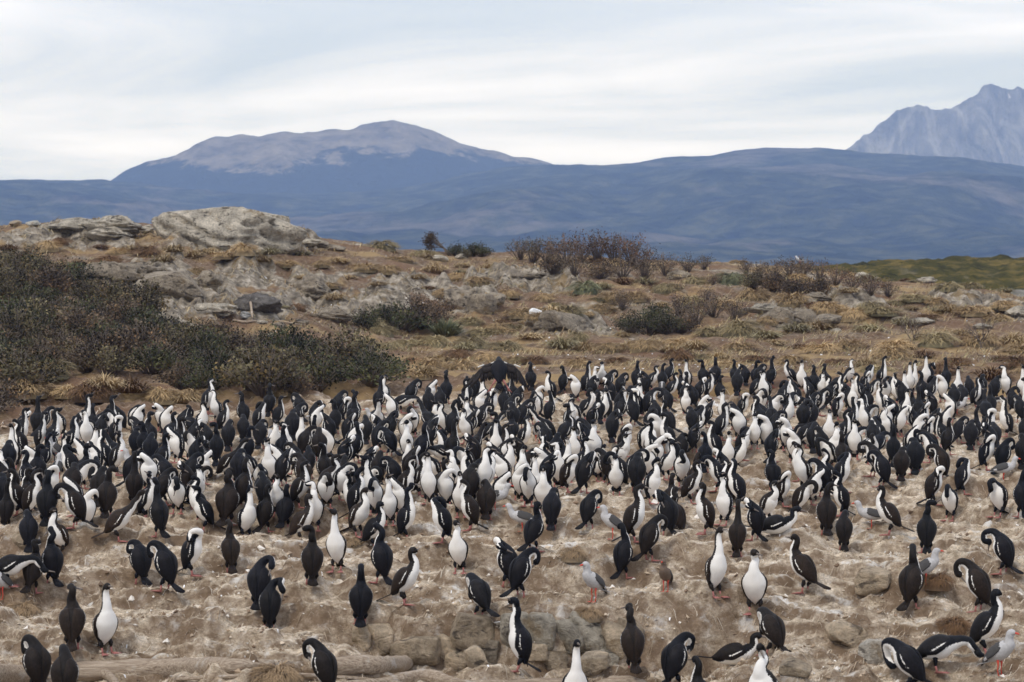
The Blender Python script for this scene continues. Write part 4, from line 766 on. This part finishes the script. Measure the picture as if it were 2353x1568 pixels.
# where the birds stand: x y pose facing, read off the photo in enlarged regions; a capital T before the pose means y is the top of the head
REG = {'B1': (0, 1150, 3.038), 'B2': (625, 1150, 3.038), 'B3': (1250, 1150, 3.038), 'B4': (1875, 1150, 3.038),
       'M1': (0, 860, 3.92), 'M2': (500, 860, 3.92), 'M3': (1000, 860, 3.92), 'M4': (1500, 860, 3.92), 'M5': (2000, 860, 3.92)}
BIRDS = {
'B1': '''70 370 u B;240 545 d B;330 450 u B;440 515 u FL j;770 350 u B;880 520 l R j;1185 488 a BL;1340 300 d F;1440 300 u FR;1680 402 u B j fat;1820 335 u BR;
345 890 u BL|pair at the left, black bird turned away in front of another;265 850 u B;70 845 b R;1040 838 d BL;1220 892 d BL;1425 778 p R;1715 757 u B j;
540 1325 u B j|plain dark brown cormorant turned away above the log, left of a white-fronted one;795 1355 a FR j|white-fronted cormorant standing on the ground just behind the long log;270 1205 Td BL;485 1285 Td B''',
'B2': '''40 640 Tp- B;75 1100 p- B|cormorant twisting its head over its back above the log in the left centre;408 845 u B;600 747 a F j|white-fronted cormorant with stretched neck beside a turned black one;90 440 u BR;205 405 u B;415 372 v R j;505 332 d F;715 325 u L;
765 490 v FR j;875 572 v R;925 832 u BL;772 1140 u B|cormorant turned away in the centre foreground, head turned right;1105 992 v R j|dark brown cormorant in profile facing right, tail reaching down left;1100 402 a R;880 330 d F;1290 245 a F;1410 240 p F;1590 440 u L j;1385 530 p L;
1510 757 u F|white-bellied cormorant with black head turned, right of centre foreground;1650 1097 g- BL|cormorant curling its neck into a black loop on the stone ledge;1690 20 Td B;1855 860 p BL;500 1230 Td BL|cormorant with bowed head standing in front of the log's end''',
'B3': '''65 935 d BR|bent black cormorant with pink feet in front of a preening one;45 1485 a L|tall-necked cormorant facing left in front of the stone ledge;160 600 u BR;290 440 d B;575 432 d BR;825 795 u BR;1000 655 d BR;925 560 u R;1150 487 p BL;1200 60 Tu BL j;1430 467 u L j;1565 402 a FL;1670 265 u L;1670 637 u B j;
1800 515 p BL;1520 938 a FR j|white-fronted cormorant leaning back with neck stretched, tail to the left;1800 1058 u F j;905 1492 u B j|brown cormorant turned away before the pale ledge stones;465 1190 Ta F|white-fronted cormorant cut off by the lower edge of the picture;1235 1295 Td BR;1365 1210 Tu BL;
1640 1440 k R|black cormorant lying flat, tail to the left;1850 1285 Tu FL|white-necked cormorant at the lower edge beside the lying one;120 -15 Td F;1330 245 v R j''',
'B4': '''60 200 u B;0 392 u FR;50 470 k R;270 258 d R;430 478 u B;540 335 u L;560 592 d B;900 476 v L j;275 905 u BL j;1250 342 p R;1320 332 d FL;1170 612 u B;1700 345 d FL;1065 1022 u BR;1745 765 d BL;1560 1046 d BL j;
1610 1362 v R|cormorant facing right with white front, above the red-billed gull;1045 1240 Tg- BL|cormorant with neck curled left beside a pale block at lower right;1250 1495 b R|white-bellied cormorant bent level with its head near the ground;1885 345 u B;20 1372 g- BL|cormorant curling its neck left, tail pointing down, right foreground''',
'M1': '''200 645 Tu L;390 590 Tu R;510 550 Ta R;610 655 Ta FR;665 690 Tu R;820 405 Ta R;840 580 Tu F;890 620 Tu F;970 580 Tp B;1140 505 Td L;990 755 Tu L;1120 785 Tu R;790 770 Tp FL;800 900 Tu BR;900 1000 Td B;1310 705 Td B;1430 590 Tu BL;1540 475 Tp F;1580 525 Tp FR;1440 775 Td B;1550 790 Tu BR;1690 745 Tp FL;1750 520 Td BR;
1930 470 Tu FR;1860 645 Tp BR;90 850 Td B;10 890 Tu F;115 990 Tu B;260 945 Tu BL;340 900 Tp F;425 770 Tu BR;1260 960 Td BR;1300 1085 Tu B;480 1075 Tp R;230 1095 Tu BL;185 1120 Tu L;285 1100 Tu R;30 1145 Td B;740 1205 Tp FL;850 1215 Tp F;1380 1110 Tu R;1570 1110 Td BR;1780 1050 Tp BL;1900 1060 Td BR;1870 1110 Tu L;1940 1200 Tu L;700 1330 Td L''',
'M2': '''60 350 Tu R;110 355 Tu FL;150 365 Tu R;15 660 Tp B;115 700 Tu B;225 660 Td B;370 585 Td B;520 490 Tp R;630 345 Tu B;695 385 Tu BR;415 685 Tu B;530 640 Td B;690 610 Tu F;770 645 Tu F;745 680 Tu BR;840 570 Td B;930 570 Ta F;1065 632 Tu B;1060 520 Tp FR;1060 470 Tp B;1170 720 Tp F;1250 450 Tu B;1290 400 Td BR;1330 405 Tp R;1370 580 Tp BR;1545 600 Td B;1450 680 Tu BR;1350 815 Tp BR;
1670 290 Tu BR;1720 230 Tu FL;1780 555 Tp B;1880 430 Tb R;1930 580 Tp F;1940 670 Tu F;225 850 Tl R;330 950 Td B;640 1100 Tu F j;560 1110 Td B;590 1170 Td B;930 1000 Td BL;900 1050 Tu R;1220 1020 Tu R j;1350 1060 Td B;1470 1120 Tu R;1600 975 Ta FL;1660 940 Td B;1750 1160 Tu F j;1900 950 Tu R;1830 1010 Td BL;1860 1200 Tp FL;400 1250 Tu FR;1080 1130 Tu F;1260 1110 Td FR''',
'M3': '''20 290 Td BR;200 270 Tp FR;280 430 Tu FL;350 205 Tu B;290 330 Td B;180 360 Td B;550 225 Tu B;640 240 Td B;700 195 Tu FL;540 445 Tu F;410 480 Tu BR;200 615 Tp FR;115 700 Tu BR;20 540 Td F;0 800 Tu F;590 550 Tp BR;690 490 Td BR j;780 380 Tp R;900 355 Td B;990 490 Td B;980 540 Tu B;1040 305 Tp BR;1160 100 Tu B;1230 320 Tp F;1350 190 Tu L;1340 370 Tu BR;1470 125 Tu BR;1590 225 Tp F;1690 95 Ta R;1780 120 Tu F;1835 110 Tu F;1900 160 Td BR;
1680 340 Tu R;1810 370 Tu B;1880 325 Tu BR;1160 425 Tp BR;1090 470 Td BR;1310 540 Tl L;1530 430 Tu FR;1750 490 Tp BR;1940 580 Tp B;1095 590 Tu R j;850 595 Tu B;860 640 Tu R j;760 580 Tl R;410 690 Tu BR;330 740 Tp L;610 790 Tp BL;320 890 Tb L;410 925 Tu F j;560 940 Tu L;740 940 Tu R;690 960 Tu FR j;60 930 Tu R j;40 1000 Tp BR;900 980 Tp FL;840 1050 Tp FR;610 1090 Td B;1080 920 Tu F;1190 920 Ta F;1050 1060 Tp F;
1300 810 Tu L;1420 760 Td B;1570 685 Tu F j;1520 785 Ta F;1400 890 Tu F j;1310 960 Tp F;1680 810 Tu R;1800 790 Tu FR;1700 660 Td BL;1780 710 Tu F;1690 695 Tp BL;1890 940 Td BL;1950 850 Tu F;1290 1100 Tu F;480 1090 Tu F;700 1000 Td R''',
'M4': '''210 85 Tu BR;360 100 Tu R;470 110 Tu B;520 50 Tu BR;530 160 Tu R;300 180 Tp B;215 215 Tu FR;60 200 Td BR;690 110 Tu FL;645 130 Tu B;850 80 Tu B;905 165 Tu R;985 85 Tu B;990 135 Tu B;1150 65 Tu B;1175 195 Td B;800 240 Tp BR;750 300 Tp BL;700 285 Tu F;850 415 Tp F;1045 340 Ta FL;1260 110 Tp B;1340 60 Tu B;1385 120 Td BR;1350 165 Tu R;1440 205 Tu FL;1500 75 Tu BR;1690 60 Tu L;1790 100 Tu F;1700 220 Tu L;1860 245 Tp L;1620 300 Tp R;1940 140 Tu B;
60 300 Tu R;60 380 Tu BR;170 380 Tu BL;235 370 Tp L;370 430 Td B;520 455 Tu BL;340 365 Td R;740 515 Td B;880 480 Tp BR;820 500 Tp R;1010 570 Tu R j;975 615 Tu L;510 600 Tu L;440 620 Tp F;765 675 Tp BR;1150 480 Td B;1210 580 Tp F;1080 745 Tu F;1230 655 Tp R;1200 700 Tu FR;1330 590 Tu F;1420 640 Tp F;1540 560 Td BR;1660 405 Tu FR;1660 670 Tp F;1850 360 Tu BR;1880 400 Td BR;1840 530 Tp B;1880 640 Tb L;1510 740 Tp BR;1690 725 Tp F;1760 830 Tu L j;
290 680 Tp FR;355 690 Tu L;400 820 Tp F;560 800 Tp L;320 870 Tp F;20 845 Tu FR;20 950 Tu F;190 925 Td FR;770 955 Tu BR j;655 960 Td F;210 1000 Td B fat;360 1010 Tu FR;1040 910 Tp BL;980 1000 Td L;1080 1010 Tu L;1590 1060 Tp R;1830 940 Tu FL;1900 1090 Tp FR;1940 1040 Td BL;560 1150 Tu BR j;860 760 Tu B;600 700 Td B''',
'M5': '''50 105 Tu B;10 150 Tu F;290 55 Tu FR;470 130 Tp R;610 95 Tu R;120 205 Tu L;170 150 Tl R;230 200 Tu L;320 250 Ta F;385 200 Tu L;440 165 Tp R;465 290 Tu B;600 310 Tu L;650 200 Tp R;740 210 Tu L;810 180 Ta F;860 100 Ta F;895 90 Ta FR;1030 30 Tt F;1040 110 Tp B;1215 55 Ta B;1180 235 Tp F;1080 250 Tp R;980 190 Tu B;880 325 Tu B;810 320 Tp B;1320 160 Ta F;1290 310 Td B;1560 210 Td B;1510 230 Tu R;1640 330 Tu B;1690 230 Td BR;1800 180 Tu FL;1825 270 Tp B;1945 140 Ta F;1590 400 Tb R;
1790 430 Ta L j;1620 560 Tp R;1920 420 Td B;180 390 Tp R;100 560 Tu F;130 640 Tu F;300 480 Tu R;240 530 Tu R;640 510 Tp F;715 460 Tp BL;750 520 Tp FR;960 590 Tp F;1040 615 Tp R j;1090 540 Tp BR;1170 560 Tu BL;1340 590 Td BR;1450 650 Td B;570 630 Tp L;225 760 Tu B j;50 720 Td B;870 720 Tu R;920 850 Td B fat;510 870 Td BL;590 960 Td BL;80 950 Tu L;225 990 Tp R;1160 900 Td BL j;1380 1010 Tp R;1610 810 Tp R;1750 830 Td BR;1940 800 Td B;780 900 Td B''',
}
YAW = {'R': 2, 'BR': 48, 'B': 90, 'BL': 132, 'L': 178, 'FL': 228, 'F': 270, 'FR': 312}
FACE = {'R': 'facing right', 'L': 'facing left', 'B': 'back turned', 'F': 'front showing', 'BR': 'half away rightwards', 'BL': 'half away leftwards', 'FR': 'half facing right', 'FL': 'half facing left'}
PTXT = {'u': 'with curved neck', 'q': 'looking sideways', 'v': 'stooping slightly', 'a': 'with tall stretched neck', 't': 'pointing its bill skyward', 'p': 'preening over its shoulder', 'd': 'with bowed head', 'g': 'curling its neck down', 'l': 'leaning forward', 'b': 'bent over level', 'k': 'lying down'}
birds = []
for key, txt in BIRDS.items():
    ox, oy, sc_ = REG[key]
    for ent in txt.replace('\n', '').split(';'):
        ent, _, lab = ent.partition('|'); tk = ent.split(); X, Y, pose, fc = float(tk[0]), float(tk[1]), tk[2], tk[3]; fl = tk[4:]
        xd_ = (ox + X / sc_) * .9412; ydd = (oy + Y / sc_) * .9412
        top = pose[0] == 'T'; pose = pose[1:] if top else pose
        h = PH[pose[0]] * 1.06
        if top: ydd = (ydd - h * .241 * 473) / (1 - .241 * h)
        birds.append(dict(x=xd_, y=ydd, pose=pose, fc=fc, juv='j' in fl, fat='fat' in fl, label=lab.strip()))
rf = random.Random(5); cnt = 0
for bd in birds: bd['p'] = hit(bd['x'], bd['y'])
for q in range(4000):                      # birds half hidden in the thick of the crowd
    x = rf.uniform(-40, 2400); lo_ = np.interp(x, [0, 800, 1000, 2353], [1000, 965, 925, 915]); hi_ = np.interp(x, [0, 300, 900, 1700, 2353], [1170, 1170, 1165, 1110, 1040]); y = rf.uniform(lo_, hi_); p = hit(x, y)
    if all((p.x - b_['p'].x) ** 2 * 1.5 + (p.y - b_['p'].y) ** 2 * .55 > .37 ** 2 for b_ in birds):
        birds.append(dict(x=x, y=y, pose=rf.choice('uuuapppdddggl'), fc=rf.choice(['R', 'L', 'B', 'B', 'F', 'BR', 'BL', 'BR', 'BL', 'FR', 'FL']), juv=rf.random() < .08, fat=False, label='', p=p)); cnt += 1
    if cnt >= 165: break
for i, bd in enumerate(birds):
    if bd['pose'] == 'u' and not bd['label']:
        z = random.Random(5000 + i).random(); bd['pose'] = 'v' if z < .2 else 'a' if z < .27 else 'q' if z < .53 else 'u'
P2 = np.array([[bd['p'].x, bd['p'].y] for bd in birds])
for it in range(14):                       # nudge apart birds that would stand inside each other
    for i in range(len(P2)):
        dx = P2[i] - P2; dd = np.hypot(dx[:, 0] * 1.25, dx[:, 1]); dd[i] = 9
        for j in np.where(dd < .31)[0]:
            s = .5 * (.31 - dd[j]); v = np.array([np.sign(dx[j, 0]) * .35, np.sign(dx[j, 1]) or 1.0]); v /= np.linalg.norm(v)
            P2[i] += v * s * .5; P2[j] -= v * s * .5
order = np.argsort([-px(bd['p'].x, bd['p'].y, bd['p'].z)[1] for bd in birds])
def zone_words(x, y):
    row = 'rear edge' if y < 962 else 'rear crowd' if y < 1030 else 'middle crowd' if y < 1105 else 'front crowd' if y < 1200 else 'open foreground' if y < 1390 else 'nearest foreground'
    k = min(int(max(x, 0) / 2353 * 6), 5)
    return row, ('far left', 'left', 'centre left', 'centre right', 'right', 'far right')[k]
ORD_ = ['leftmost', 'second', 'third', 'fourth', 'fifth', 'sixth', 'seventh', 'eighth', 'ninth', 'tenth', 'eleventh', 'twelfth']
cells = {}
for i, bd in enumerate(birds):
    x, y = P2[i]; z = float(gz(x, y)); bd['p'] = Vector((x, y, z)); bd['sx'], bd['sy'] = px(x, y, z)
keep = [int(i) for i in order[:300]]; rest = [int(i) for i in order[300:]]
for i in keep:
    bd = birds[i]
    if not bd['label']: cells.setdefault((bd['pose'][0], bd['fc'], bd['juv'], zone_words(bd['sx'], bd['sy'])), []).append(i)
for key, lst in cells.items():
    lst.sort(key=lambda i: birds[i]['sx'])
    for k, i in enumerate(lst):
        row, sec = key[3]; o_ = '' if len(lst) == 1 else (ORD[k] + ', ' if k == 0 else ORD[k] + ' from left, ')
        birds[i]['label'] = f"{'brownish young' if key[2] else 'adult'} cormorant {PTXT[key[0]]}, {FACE[key[1]]}, {o_}{row}, {sec}"
ADULT = [(.0065, .0070, .0098), (.0072, .0075, .0090), (.0095, .0082, .0078), (.0060, .0063, .0085), (.0120, .0098, .0088)]
JUV = [(.0155, .0120, .0100), (.019, .0145, .0118), (.0135, .0108, .0094)]
def bird_setup(bd, r_):
    pose = bd['pose']
    if pose in ('p', 'd', 'g') and 'R' in bd['fc'] and pose + '-' in BUILT and bd['fc'][0] == 'B': pose += '-'
    elif pose in ('p', 'd', 'q') and (pose == 'q' or bd['fc'] in ('F', 'B', 'L', 'R')) and r_.random() < .5: pose += '-'
    elif pose == 'p' and bd['fc'] == 'FL': pose += '-'
    var = r_.choice(BUILT[pose]); yaw = R(YAW[bd['fc']] + r_.uniform(-13, 13))
    sc_ = 1.06 * r_.uniform(.93, 1.06) * (1.08 if bd['fat'] else 1.0)
    c = r_.choice(JUV if bd['juv'] else ADULT); k = r_.uniform(.85, 1.2); c = tuple(v * k for v in c) + (1,)
    if bd['juv']: c = tuple(v for v in c)
    wide = r_.uniform(.86, 1.02) * (1.08 if bd['fat'] else 1)
    return var, yaw, (sc_, sc_ * wide, sc_), c
GB = 'cormorants of the colony'
for n_, i in enumerate(keep):
    bd = birds[i]; r_ = random.Random(1000 + i); (body, parts, whole), yaw, sc_, c = bird_setup(bd, r_)
    loc = bd['p'] - Vector((0, 0, .006))
    if n_ < 220:
        o = ob('cormorant', body, None, loc, (r_.uniform(-.05, .05), r_.uniform(-.05, .05), yaw), sc_, c)
        cw = (c[0] * 1.35, c[1] * 1.18, c[2] * 1.02, 1)
        for nm, me in parts: ob(nm, me, o, color=cw if nm in ('wing', 'tail') else c)
    else:
        o = ob('cormorant', whole, None, loc, (r_.uniform(-.05, .05), r_.uniform(-.05, .05), yaw), sc_, c)
    tag(o, bd['label'], 'cormorant', GB)
# the rest of the crowd, farthest away, as one mass
allV = []; allF = []; allW = []; allM = []; allC = []; base = 0; cache = {}
for i in rest:
    bd = birds[i]; r_ = random.Random(1000 + i); (body, parts, whole), yaw, sc_, c = bird_setup(bd, r_)
    if whole.name not in cache:
        co = np.empty(len(whole.vertices) * 3); whole.vertices.foreach_get('co', co)
        av = np.empty(len(whole.vertices), np.float32); whole.attributes['w'].data.foreach_get('value', av)
        cache[whole.name] = (co.reshape(-1, 3), av, [tuple(pl.vertices) for pl in whole.polygons], [pl.material_index for pl in whole.polygons])
    co, av, fs, ms = cache[whole.name]
    Mx = Matrix.Translation(bd['p']) @ Matrix.Rotation(yaw, 4, 'Z') @ Matrix.Diagonal((*sc_, 1)); A_ = np.array(Mx)
    allV.append(co @ A_[:3, :3].T + A_[:3, 3]); allW.append(av); allF += [tuple(k + base for k in f) for f in fs]; allM += ms; base += len(co)
if allV:
    me = mesh('cormorant_crowd', np.vstack(allV), allF, [M_plum, M_bill, M_skin, M_red], True, {'w': np.concatenate(allW)}, allM)
    tag(ob('cormorant_crowd', me, color=(.013, .0125, .0135, 1)), 'farthest black-and-white cormorants packed along the rear edge of the colony', 'cormorants', kind='stuff')
print('BIRDS', len(birds), len(keep), len(rest))
# ------------------------------------------------------------------ gulls
gp = Mat('gull_plumage'); oi = gp.n('ShaderNodeObjectInfo'); gw = gp.attr('w'); gn = gp.noise(45, 3, .6)
gc = gp.mix(gp.ramp(gw, (.40, 0), (.60, 1)), gp.mix(gn, (.040, .038, .037), (.085, .080, .076)), gp.mix(1.0, oi.outputs['Color'], gp.ramp(gn, (.3, .85), (.7, 1.1)), 'MULTIPLY'))
gp.bump(gn, .3, .004); M_gull = gp.done(gc, .8, .2)
def gull_build(A, cx, cz, neck):
    ax = np.array([math.cos(R(A)), 0, math.sin(R(A))]); rows = []
    for t, a, bb in zip([0, .05, .12, .18, .235], [.012, .042, .068, .066, .046], [.010, .040, .066, .064, .048]): rows.append([*(np.array([cx, 0, cz]) + ax * (t - .13)), a, bb, 180])
    for p_, r_ in zip(neck, [.036, .031, .033, .024, .010]): rows.append([*p_, r_, r_ * 1.03, 180])
    V_, f, w, (S, t, C, T, L, V, a, bb) = loft(rows, 30, 16); body = mesh('gull_body', np.array(V_), f, M_gull, True, {'w': [1.0] * len(w)})
    e, Td = C[-1], T[-1]; parts = [('beak', MB().tube([e - Td * .008, e + Td * .012, e + Td * .030, e + Td * .036 + V[-1] * .004], [.0085, .0085, .006, .002], 7).mesh('beak', [M_red]))]
    b0 = C[0]; tl = -ax.copy(); tl[2] = tl[2] * .5
    m = MB(); [m.blade(b0 + [.02, k * .007, 0], b0 + tl * .10 + np.array([0, k * .014, 0]), .010, .011, .004, [0, 1, 0], 1.0) for k in range(-2, 3)]; parts.append(('tail', m.mesh('tail', [M_gull])))
    for side in (1, -1):
        m = MB(); Vw = []; ww = []; nP, nQ = 12, 7
        for lay in (0, 1):
            for i in range(nP):
                pf = i / (nP - 1); c = np.array([cx, 0, cz]) + ax * (.085 - pf * .30); rad = np.interp(pf, [0, .15, .5, .72, 1], [.045, .066, .068, .045, .006]); 
                for j in range(nQ):
                    th0 = np.interp(pf, [0, .15, .5, .8, 1], [110, 84, 82, 105, 120]); th = side * R(th0 + (165 - th0) * j / (nQ - 1)); vn = np.array([ax[2], 0, -ax[0]])
                    Vw.append(c + (vn * math.cos(th) + np.array([0, 1, 0]) * math.sin(th)) * rad * (1.10 if lay == 0 else .9)); ww.append(1.0 if (.62 < pf < .74 and j < 3) else -1.0)
        n = nP * nQ; fw = []
        for i in range(nP - 1):
            for j in range(nQ - 1):
                k = i * nQ + j; fw += [(k, k + 1, k + nQ + 1, k + nQ), (n + k, n + k + nQ, n + k + nQ + 1, n + k + 1)]
        ed = list(range(nQ)) + [i * nQ + nQ - 1 for i in range(1, nP)] + [(nP - 1) * nQ + j for j in range(nQ - 2, -1, -1)] + [i * nQ for i in range(nP - 2, 0, -1)]
        for k in range(len(ed)): x, y = ed[k], ed[(k + 1) % len(ed)]; fw.append((x, n + x, n + y, y))
        parts.append(('wing', mesh('wing', np.array(Vw), fw if side > 0 else [tuple(reversed(q)) for q in fw], M_gull, True, {'w': ww})))
    for side in (1, -1):
        y = side * .026; m = MB().tube([(cx - .005, y, cz - .045), (cx, y, .09), (cx - .006, y, .05), (cx + .002, y, .006)], [.014, .0055, .004, .005], 6)
        m.add([(cx - .01, y, .008), (cx + .045, y + .022, .003), (cx + .052, y, .004), (cx + .045, y - .022, .003)], [(0, 1, 2), (0, 2, 3)]); parts.append(('leg', m.mesh('leg', [M_red])))
    return body, parts
GUP = gull_build(38, 0, .19, [(.082, 0, .285), (.086, 0, .315), (.098, 0, .345), (.118, 0, .352), (.138, 0, .350)])
GSD = gull_build(16, 0, .165, [(.125, 0, .225), (.140, 0, .262), (.150, 0, .292), (.172, 0, .300), (.192, 0, .296)])
GREYG = (.47, .455, .44); 
GULLS = [('B1', 8, 955, 'U', 'FL', 'grey gull half cut off by the left edge of the foreground'), ('B2', 1775, 290, 'S', 'R', 'red-billed grey gull facing right in front of the dense central crowd'), ('B3', 75, 450, 'S', 'L', 'grey gull with only its red-billed head showing behind a cormorant'), ('B3', 745, 508, 'U', 'L', 'grey gull facing left between cormorants, right of centre'),
 ('B3', 605, 972, 'U', 'FL', 'lone pale grey gull facing the camera in the open foreground'), ('B4', 765, 430, 'S', 'L', 'grey gull with lowered head behind a turned cormorant at right'), ('B4', 1172, 856, 'U', 'R', 'grey gull half hidden behind a tall cormorant at right'), ('B4', 1720, 1522, 'U', 'FR', 'grey gull with bright red bill at the lower right corner'),
 ('M1', 540, 1050, 'U', 'L', 'grey gull with red bill in the left crowd, behind a black cormorant'), ('M1', 1900, 1040, 'U', 'FL', 'small grey gull facing the camera on bare ground at left'), ('M1', 1275, 1190, 'U', 'L', 'grey gull peering from behind a brown cormorant at left'), ('M1', 550, 1230, 'U', 'B', 'grey gull half hidden beside a white-backed cormorant at left'), ('M2', 1640, 720, 'S', 'L', 'grey gull in profile at the rear of the left crowd'), ('M2', 630, 985, 'U', 'B', 'pale grey gull with back turned on bare ground, centre left'), ('M2', 1145, 1130, 'U', 'F', 'pale grey gull facing forward, centre left crowd'),
 ('M3', 1225, 870, 'U', 'F', 'pink-billed grey gull facing forward in the central crowd'), ('M3', 1605, 840, 'U', 'B', 'grey gull behind cormorants right of the central crowd'), ('M4', 455, 420, 'U', 'B', 'small dusky gull among the rear cormorants'), ('M4', 1500, 1200, 'U', 'F', 'downy grey gull beside a big preening cormorant'), ('M5', 1320, 600, 'S', 'R', 'grey gull in profile with red bill in the right rear crowd'), ('M5', 370, 1040, 'S', 'R', 'grey gull with red bill pointing right in the right crowd'), ('M5', 1765, 1232, 'S', 'R', 'grey gull standing side-on near the right edge')]
def put_gull(kind, p, yaw, color, label, s=1.0, cat='gull'):
    body, parts = GUP if kind == 'U' else GSD; o = ob('gull', body, None, p, (0, 0, yaw), s, color)
    for nm, me in parts: ob(nm, me, o, color=color)
    return tag(o, label, cat, 'gulls among the cormorants')
for key, X, Y, kd, fc, lab in GULLS:
    ox, oy, s_ = REG[key]; p = hit((ox + X / s_) * .9412, (oy + Y / s_) * .9412); put_gull(kd, p, R(YAW[fc] + random.uniform(-8, 8)), GREYG, lab, 1.08)
ox, oy, s_ = REG['B3']; p = hit((ox + 1140 / s_) * .9412, (oy + 895 / s_) * .9412); o = put_gull('U', p, R(250), (.16, .115, .085), 'small brown young gull standing behind a cormorant tail, right foreground', .88)
p = hit(1838, 640); put_gull('S', p + Vector((0, 0, .56)), R(180), (.75, .73, .72), 'pale gull perched on top of the tall skyline shrub at right', .9)

# ------------------------------------------------------------------ the bird in the air
fly = bird_rows(56, 0, 0, [(.115, 0, .150), (.150, 0, .175), (.190, 0, .190), (.225, 0, .195), (.255, 0, .195), (.280, 0, .190), (.300, 0, .186)], 1.05)
V_, f, w, (S, t, C, T, L, V, a, bb) = loft(fly)
DK = (.0115, .0115, .0145, 1)
gp_ = ray(1147, 838); yfl = 44.0; base = Vector((gp_.x / gp_.y * yfl, yfl, CAMZ + gp_.z / gp_.y * yfl - .13))
fo = ob('flying_cormorant', mesh('flying_cormorant', np.array(V_), f, M_plum, True, {'w': w}), None, base, (0, 0, R(92)), 1.1, DK)
tag(fo, 'cormorant hovering in flight above the crowd with wings spread and pink feet dangling', 'cormorant', GB)
e, Td = C[-1], T[-1]; ob('beak', MB().tube([e - Td * .01, e + Td * .03, e + Td * .055], [.011, .007, .003], 7).mesh('beak', [M_bill]), fo)
for side, tipx in ((1, .54), (-1, .42)):
    m = MB(); A0 = np.array([.10, side * .065, .12]); A1 = np.array([.10, side * .20, .085]); A2 = np.array([.10, side * .29, .005]); A3 = np.array([.02, side * tipx, -.26])
    m.tube([A0, A1, A2, (A2 + A3) / 2], [.034, .026, .020, .008], 8)
    for k in range(22):
        q = k / 21; r0 = A0 * (1 - q / .45) + A1 * (q / .45) if q < .45 else A1 * (1 - (q - .45) / .55) + A2 * ((q - .45) / .55)
        if q < .6: tip = r0 + np.array([-.10, side * .05 * q, -.20 - .03 * q])
        else:
            z = (q - .6) / .4; tip = (r0 + np.array([-.10, side * .03, -.18])) * (1 - z) + A3 * z
        m.blade(r0 + [-.004, 0, .003 * (k % 3)], tip + rng.normal(size=3) * .010, .016, .006, .003, np.array([.2, side * 1.0, .35 + .3 * q]), -1.0, 0, wm_=.021)
        if q < .6: m.blade(r0 + [-.012, 0, .012], r0 + (tip - r0) * .45 + [-.014, 0, .006], .018, .012, .003, np.array([.2, side * 1.0, .3]), -1.0)
    m.blade(A1 + [-.02, side * .01, .028], A1 + [-.045, side * .10, -.005], .012, .010, .006, np.array([-.3, 0, 1]), 2.0); m.blade(A0 + [-.02, 0, .03], A0 + [-.03, side * .05, .015], .010, .008, .006, np.array([-.3, 0, 1]), 2.0)
    ob('wing', m.mesh('wing', [M_plum]), fo, color=(.030, .025, .023, 1))
m = MB(); b0 = C[0] + T[0] * .03
for k in range(-5, 6): m.blade(b0 + [0, k * .004, 0], b0 + np.array([-.06, k * .017, -.18 + abs(k) * .006]), .007, .006, .003, [0, 1, 0], .2 if k % 3 == 0 else -1.0)
ob('tail', m.mesh('tail', [M_plum]), fo, color=DK)
for side in (1, -1):
    m = MB(); m.tube([(-.05, side * .05, -.10), (-.07, side * .085, -.15), (-.06, side * .105, -.18)], [.022, .012, .009], 7, -1.0, 1)
    h = np.array([-.06, side * .105, -.18])
    for k in (-1, 0, 1): m.tube([h, h + [.0, side * (.03 + .012 * k), -.05 - .012 * k], h + [.01, side * (.045 + .03 * k), -.085 - .01 * k]], [.010, .008, .004], 5, -1.0, 1)
    hh = [h + [.0, 0, 0], h + [.008, side * .012, -.07], h + [.008, side * .045, -.082], h + [.008, side * .072, -.088]]
    m.add(hh, [(0, 1, 2), (0, 2, 3)], -1.0, 1); ob('leg', m.mesh('leg', [M_plum, M_skin]), fo, color=DK)
# ------------------------------------------------------------------ air
hz = bpy.data.materials.new('haze'); hz.use_nodes = True; t = hz.node_tree; t.nodes.clear()
pv = t.nodes.new('ShaderNodeVolumePrincipled'); mo = t.nodes.new('ShaderNodeOutputMaterial'); t.links.new(pv.outputs[0], mo.inputs['Volume'])
pv.inputs['Color'].default_value = (0.36, 0.53, 1.0, 1); pv.inputs['Absorption Color'].default_value = (1, 1, 1, 1); pv.inputs['Density'].default_value = 1.5e-4; pv.inputs['Anisotropy'].default_value = 0.0
x0, x1, y0, y1, z0, z1 = -4200, 4200, -60, 6250, -8, 480
hv = [(x, y, z) for x in (x0, x1) for y in (y0, y1) for z in (z0, z1)]
tag(ob('haze', mesh('haze', hv, [(0, 1, 3, 2), (4, 6, 7, 5), (0, 4, 5, 1), (2, 3, 7, 6), (0, 2, 6, 4), (1, 5, 7, 3)], hz, False)), kind='stuff')
